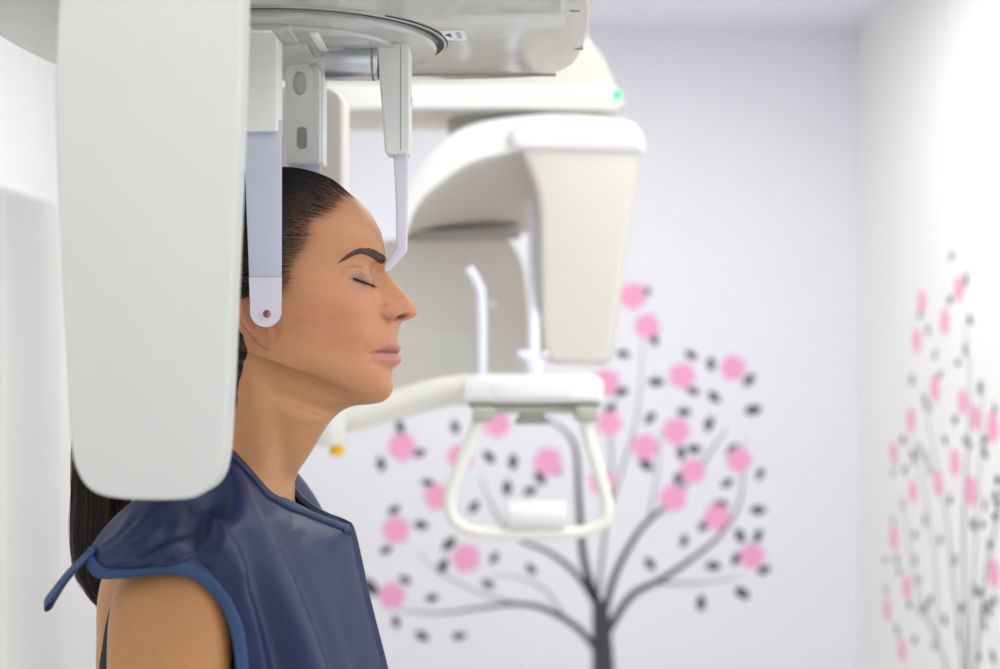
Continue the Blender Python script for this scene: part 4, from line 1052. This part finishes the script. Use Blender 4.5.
for line, amp, s in (([(232, 478), (262, 540), (292, 610), (325, 700)], .006, 9), ([(262, 500), (300, 570), (335, 660), (350, 720)], -.0045, 8), ([(222, 500), (250, 560), (272, 630), (290, 700)], -.005, 8),
                     ([(285, 520), (322, 590), (352, 690)], .003, 8), ([(215, 520), (236, 575), (255, 640), (262, 700)], .004, 6), ([(205, 505), (198, 540), (200, 570)], -.006, 12),
                     ([(225, 480), (238, 540), (240, 570)], .003, 8), ([(300, 540), (330, 600), (355, 669)], -.002, 5)):
    d, f = polydist(au, av, crp(line)); fold += 1.5*amp*gs(d, s)
for (a_, b_, amp, s) in (((100, 556), (150, 510), .0032, 2.6), ((108, 566), (165, 522), .0036, 2.8), ((122, 570), (190, 530), .0030, 3.0), ((98, 548), (135, 508), .0022, 2.2), ((135, 572), (205, 545), .0026, 3), ((112, 560), (172, 532), -.0022, 2.2), ((118, 540), (175, 500), .0024, 3), ((150, 545), (200, 515), -.002, 3)):
    mid = ((a_[0]+b_[0])/2+3, (a_[1]+b_[1])/2+5)
    d, f = polydist(au, av, crp([a_, mid, b_])); fold += amp*gs(d, s)*np.sin(PI*np.clip(f, 0, 1)*.9+.15)
Wd = Wd+nn*(fold*edge)[..., None]
def mir(X): Y = X.copy(); Y[..., 1] = 2*HY-Y[..., 1]; return Y
nr, nc = Wd.shape[:2]
V = np.concatenate([Wd.reshape(-1, 3), mir(Wd).reshape(-1, 3)]); idx = np.arange(nr*nc).reshape(nr, nc); o = nr*nc
F = [tuple(f) for f in np.stack([idx[:-1, :-1], idx[:-1, 1:], idx[1:, 1:], idx[1:, :-1]], -1).reshape(-1, 4)]
F += [tuple(f) for f in (np.stack([idx[:-1, :-1], idx[1:, :-1], idx[1:, 1:], idx[:-1, 1:]], -1).reshape(-1, 4)+o)]
apron = from_np('apron', V, F, m_apron, PER)
md = apron.modifiers.new('w', 'WELD'); md.merge_threshold = .0004
md = apron.modifiers.new('s', 'SOLIDIFY'); md.thickness = .004; md.offset = 1
# binding along the hem and the neckline: a folded tape 10 units wide
def tape(rows_pts, nrm, name, wid=None):
    V = []; F = []
    n_ = len(rows_pts)
    for i in range(n_):
        a_, b_ = Vector(rows_pts[i][0]), Vector(rows_pts[i][1]); nv = Vector(nrm[i])
        for q, h in ((-.12, -.6), (-.14, 1.1), (0, 1.8), (.5, 2.3), (.96, 2.0), (1.0, .2)):
            V.append(a_.lerp(b_, q)+nv*h*.0012)
    m_ = 6
    for i in range(n_-1):
        for k in range(m_-1): F.append((i*m_+k, i*m_+k+1, (i+1)*m_+k+1, (i+1)*m_+k))
    return V, F
def band(name, edge_col, wid_units):
    idxs = range(0, nr); rp = []; nm_ = []
    for i in idxs:
        row = Wd[i] if edge_col == 0 else Wd[i][::-1]; nrow = nn[i] if edge_col == 0 else nn[i][::-1]
        if edge_col == 1 and tqa[i] > ta_[14]: break
        cum = np.concatenate([[0], np.cumsum(np.linalg.norm(np.diff(row, axis=0), axis=1))]); j = int(np.searchsorted(cum, wid_units*K)); 
        rp.append((row[0], row[min(j, nc-1)])); nm_.append(nrow[max(1, j//2)])
    V, F = tape(rp, nm_, name)
    V2 = [Vector((p.x, 2*HY-p.y, p.z)) for p in V]; o = len(V)
    mm = m_bind if name != 'neck_binding' else mat('binding_dark', (22, 40, 76), .6, bump=.3, bscale=1500)
    from_np(name, V, F, mm, apron, recalc=False); from_np(name, V2, [tuple(f)[::-1] for f in F], mm, apron, recalc=False)
band('hem_binding', 0, 10); band('neck_binding', 1, 12)
# loop strap at the back corner
c1 = at(90, 548, HY-194*K)
lp = [at(q[0], q[1], HY-q[2]*K) for q in [(94, 548, 197), (82, 560, 199), (68, 574, 200), (55, 590, 200), (46, 602, 199), (45.5, 606.5, 197), (50, 605, 195), (56, 596, 193), (66, 580, 192), (80, 563, 192), (92, 553, 192)]]
lps = smooth_poly(lp, 6, False); V = []; F = []
for i, p in enumerate(lps):
    t = (lps[min(i+1, len(lps)-1)]-lps[max(i-1, 0)]).normalized(); wdir = Vector((-.25, .8, .35)); wdir = (wdir-t*wdir.dot(t)).normalized(); n_ = t.cross(wdir)
    f_ = i/(len(lps)-1); hw = .0058
    for s, h in ((-1, -1), (1, -1), (1, 1), (-1, 1)): V.append(p+wdir*hw*s+n_*.0007*h)
for i in range(len(lps)-1):
    for k in range(4): F.append((i*4+k, i*4+(k+1) % 4, (i+1)*4+(k+1) % 4, (i+1)*4+k))
from_np('strap_loop', V, F, m_bind, apron, sharp=40)

# ============================================================= camera and picture settings
cd = bpy.data.cameras.new('camera'); cam = bpy.data.objects.new('camera', cd); C.objects.link(cam)
cam.location = (0, 0, CAMZ); cam.rotation_euler = (PI/2, 0, 0)
cd.lens = 50; cd.sensor_width = 36; cd.clip_start = .05
cd.dof.use_dof = True; cd.dof.focus_distance = 1.285; cd.dof.aperture_fstop = 3.4
sc = bpy.context.scene; sc.camera = cam
w_ = bpy.data.worlds.new('world'); sc.world = w_; w_.use_nodes = True
bg = w_.node_tree.nodes['Background']; bg.inputs[0].default_value = (.82, .9, 1, 1); bg.inputs[1].default_value = 1.0
sc.view_settings.view_transform = 'Standard'; sc.view_settings.look = 'None'; sc.view_settings.gamma = 1; sc.view_settings.use_curve_mapping = False
sc.view_settings.exposure = 0.0
sc.cycles.use_denoising = True
sc.cycles.max_bounces = 10; sc.cycles.diffuse_bounces = 6; sc.cycles.transparent_max_bounces = 16
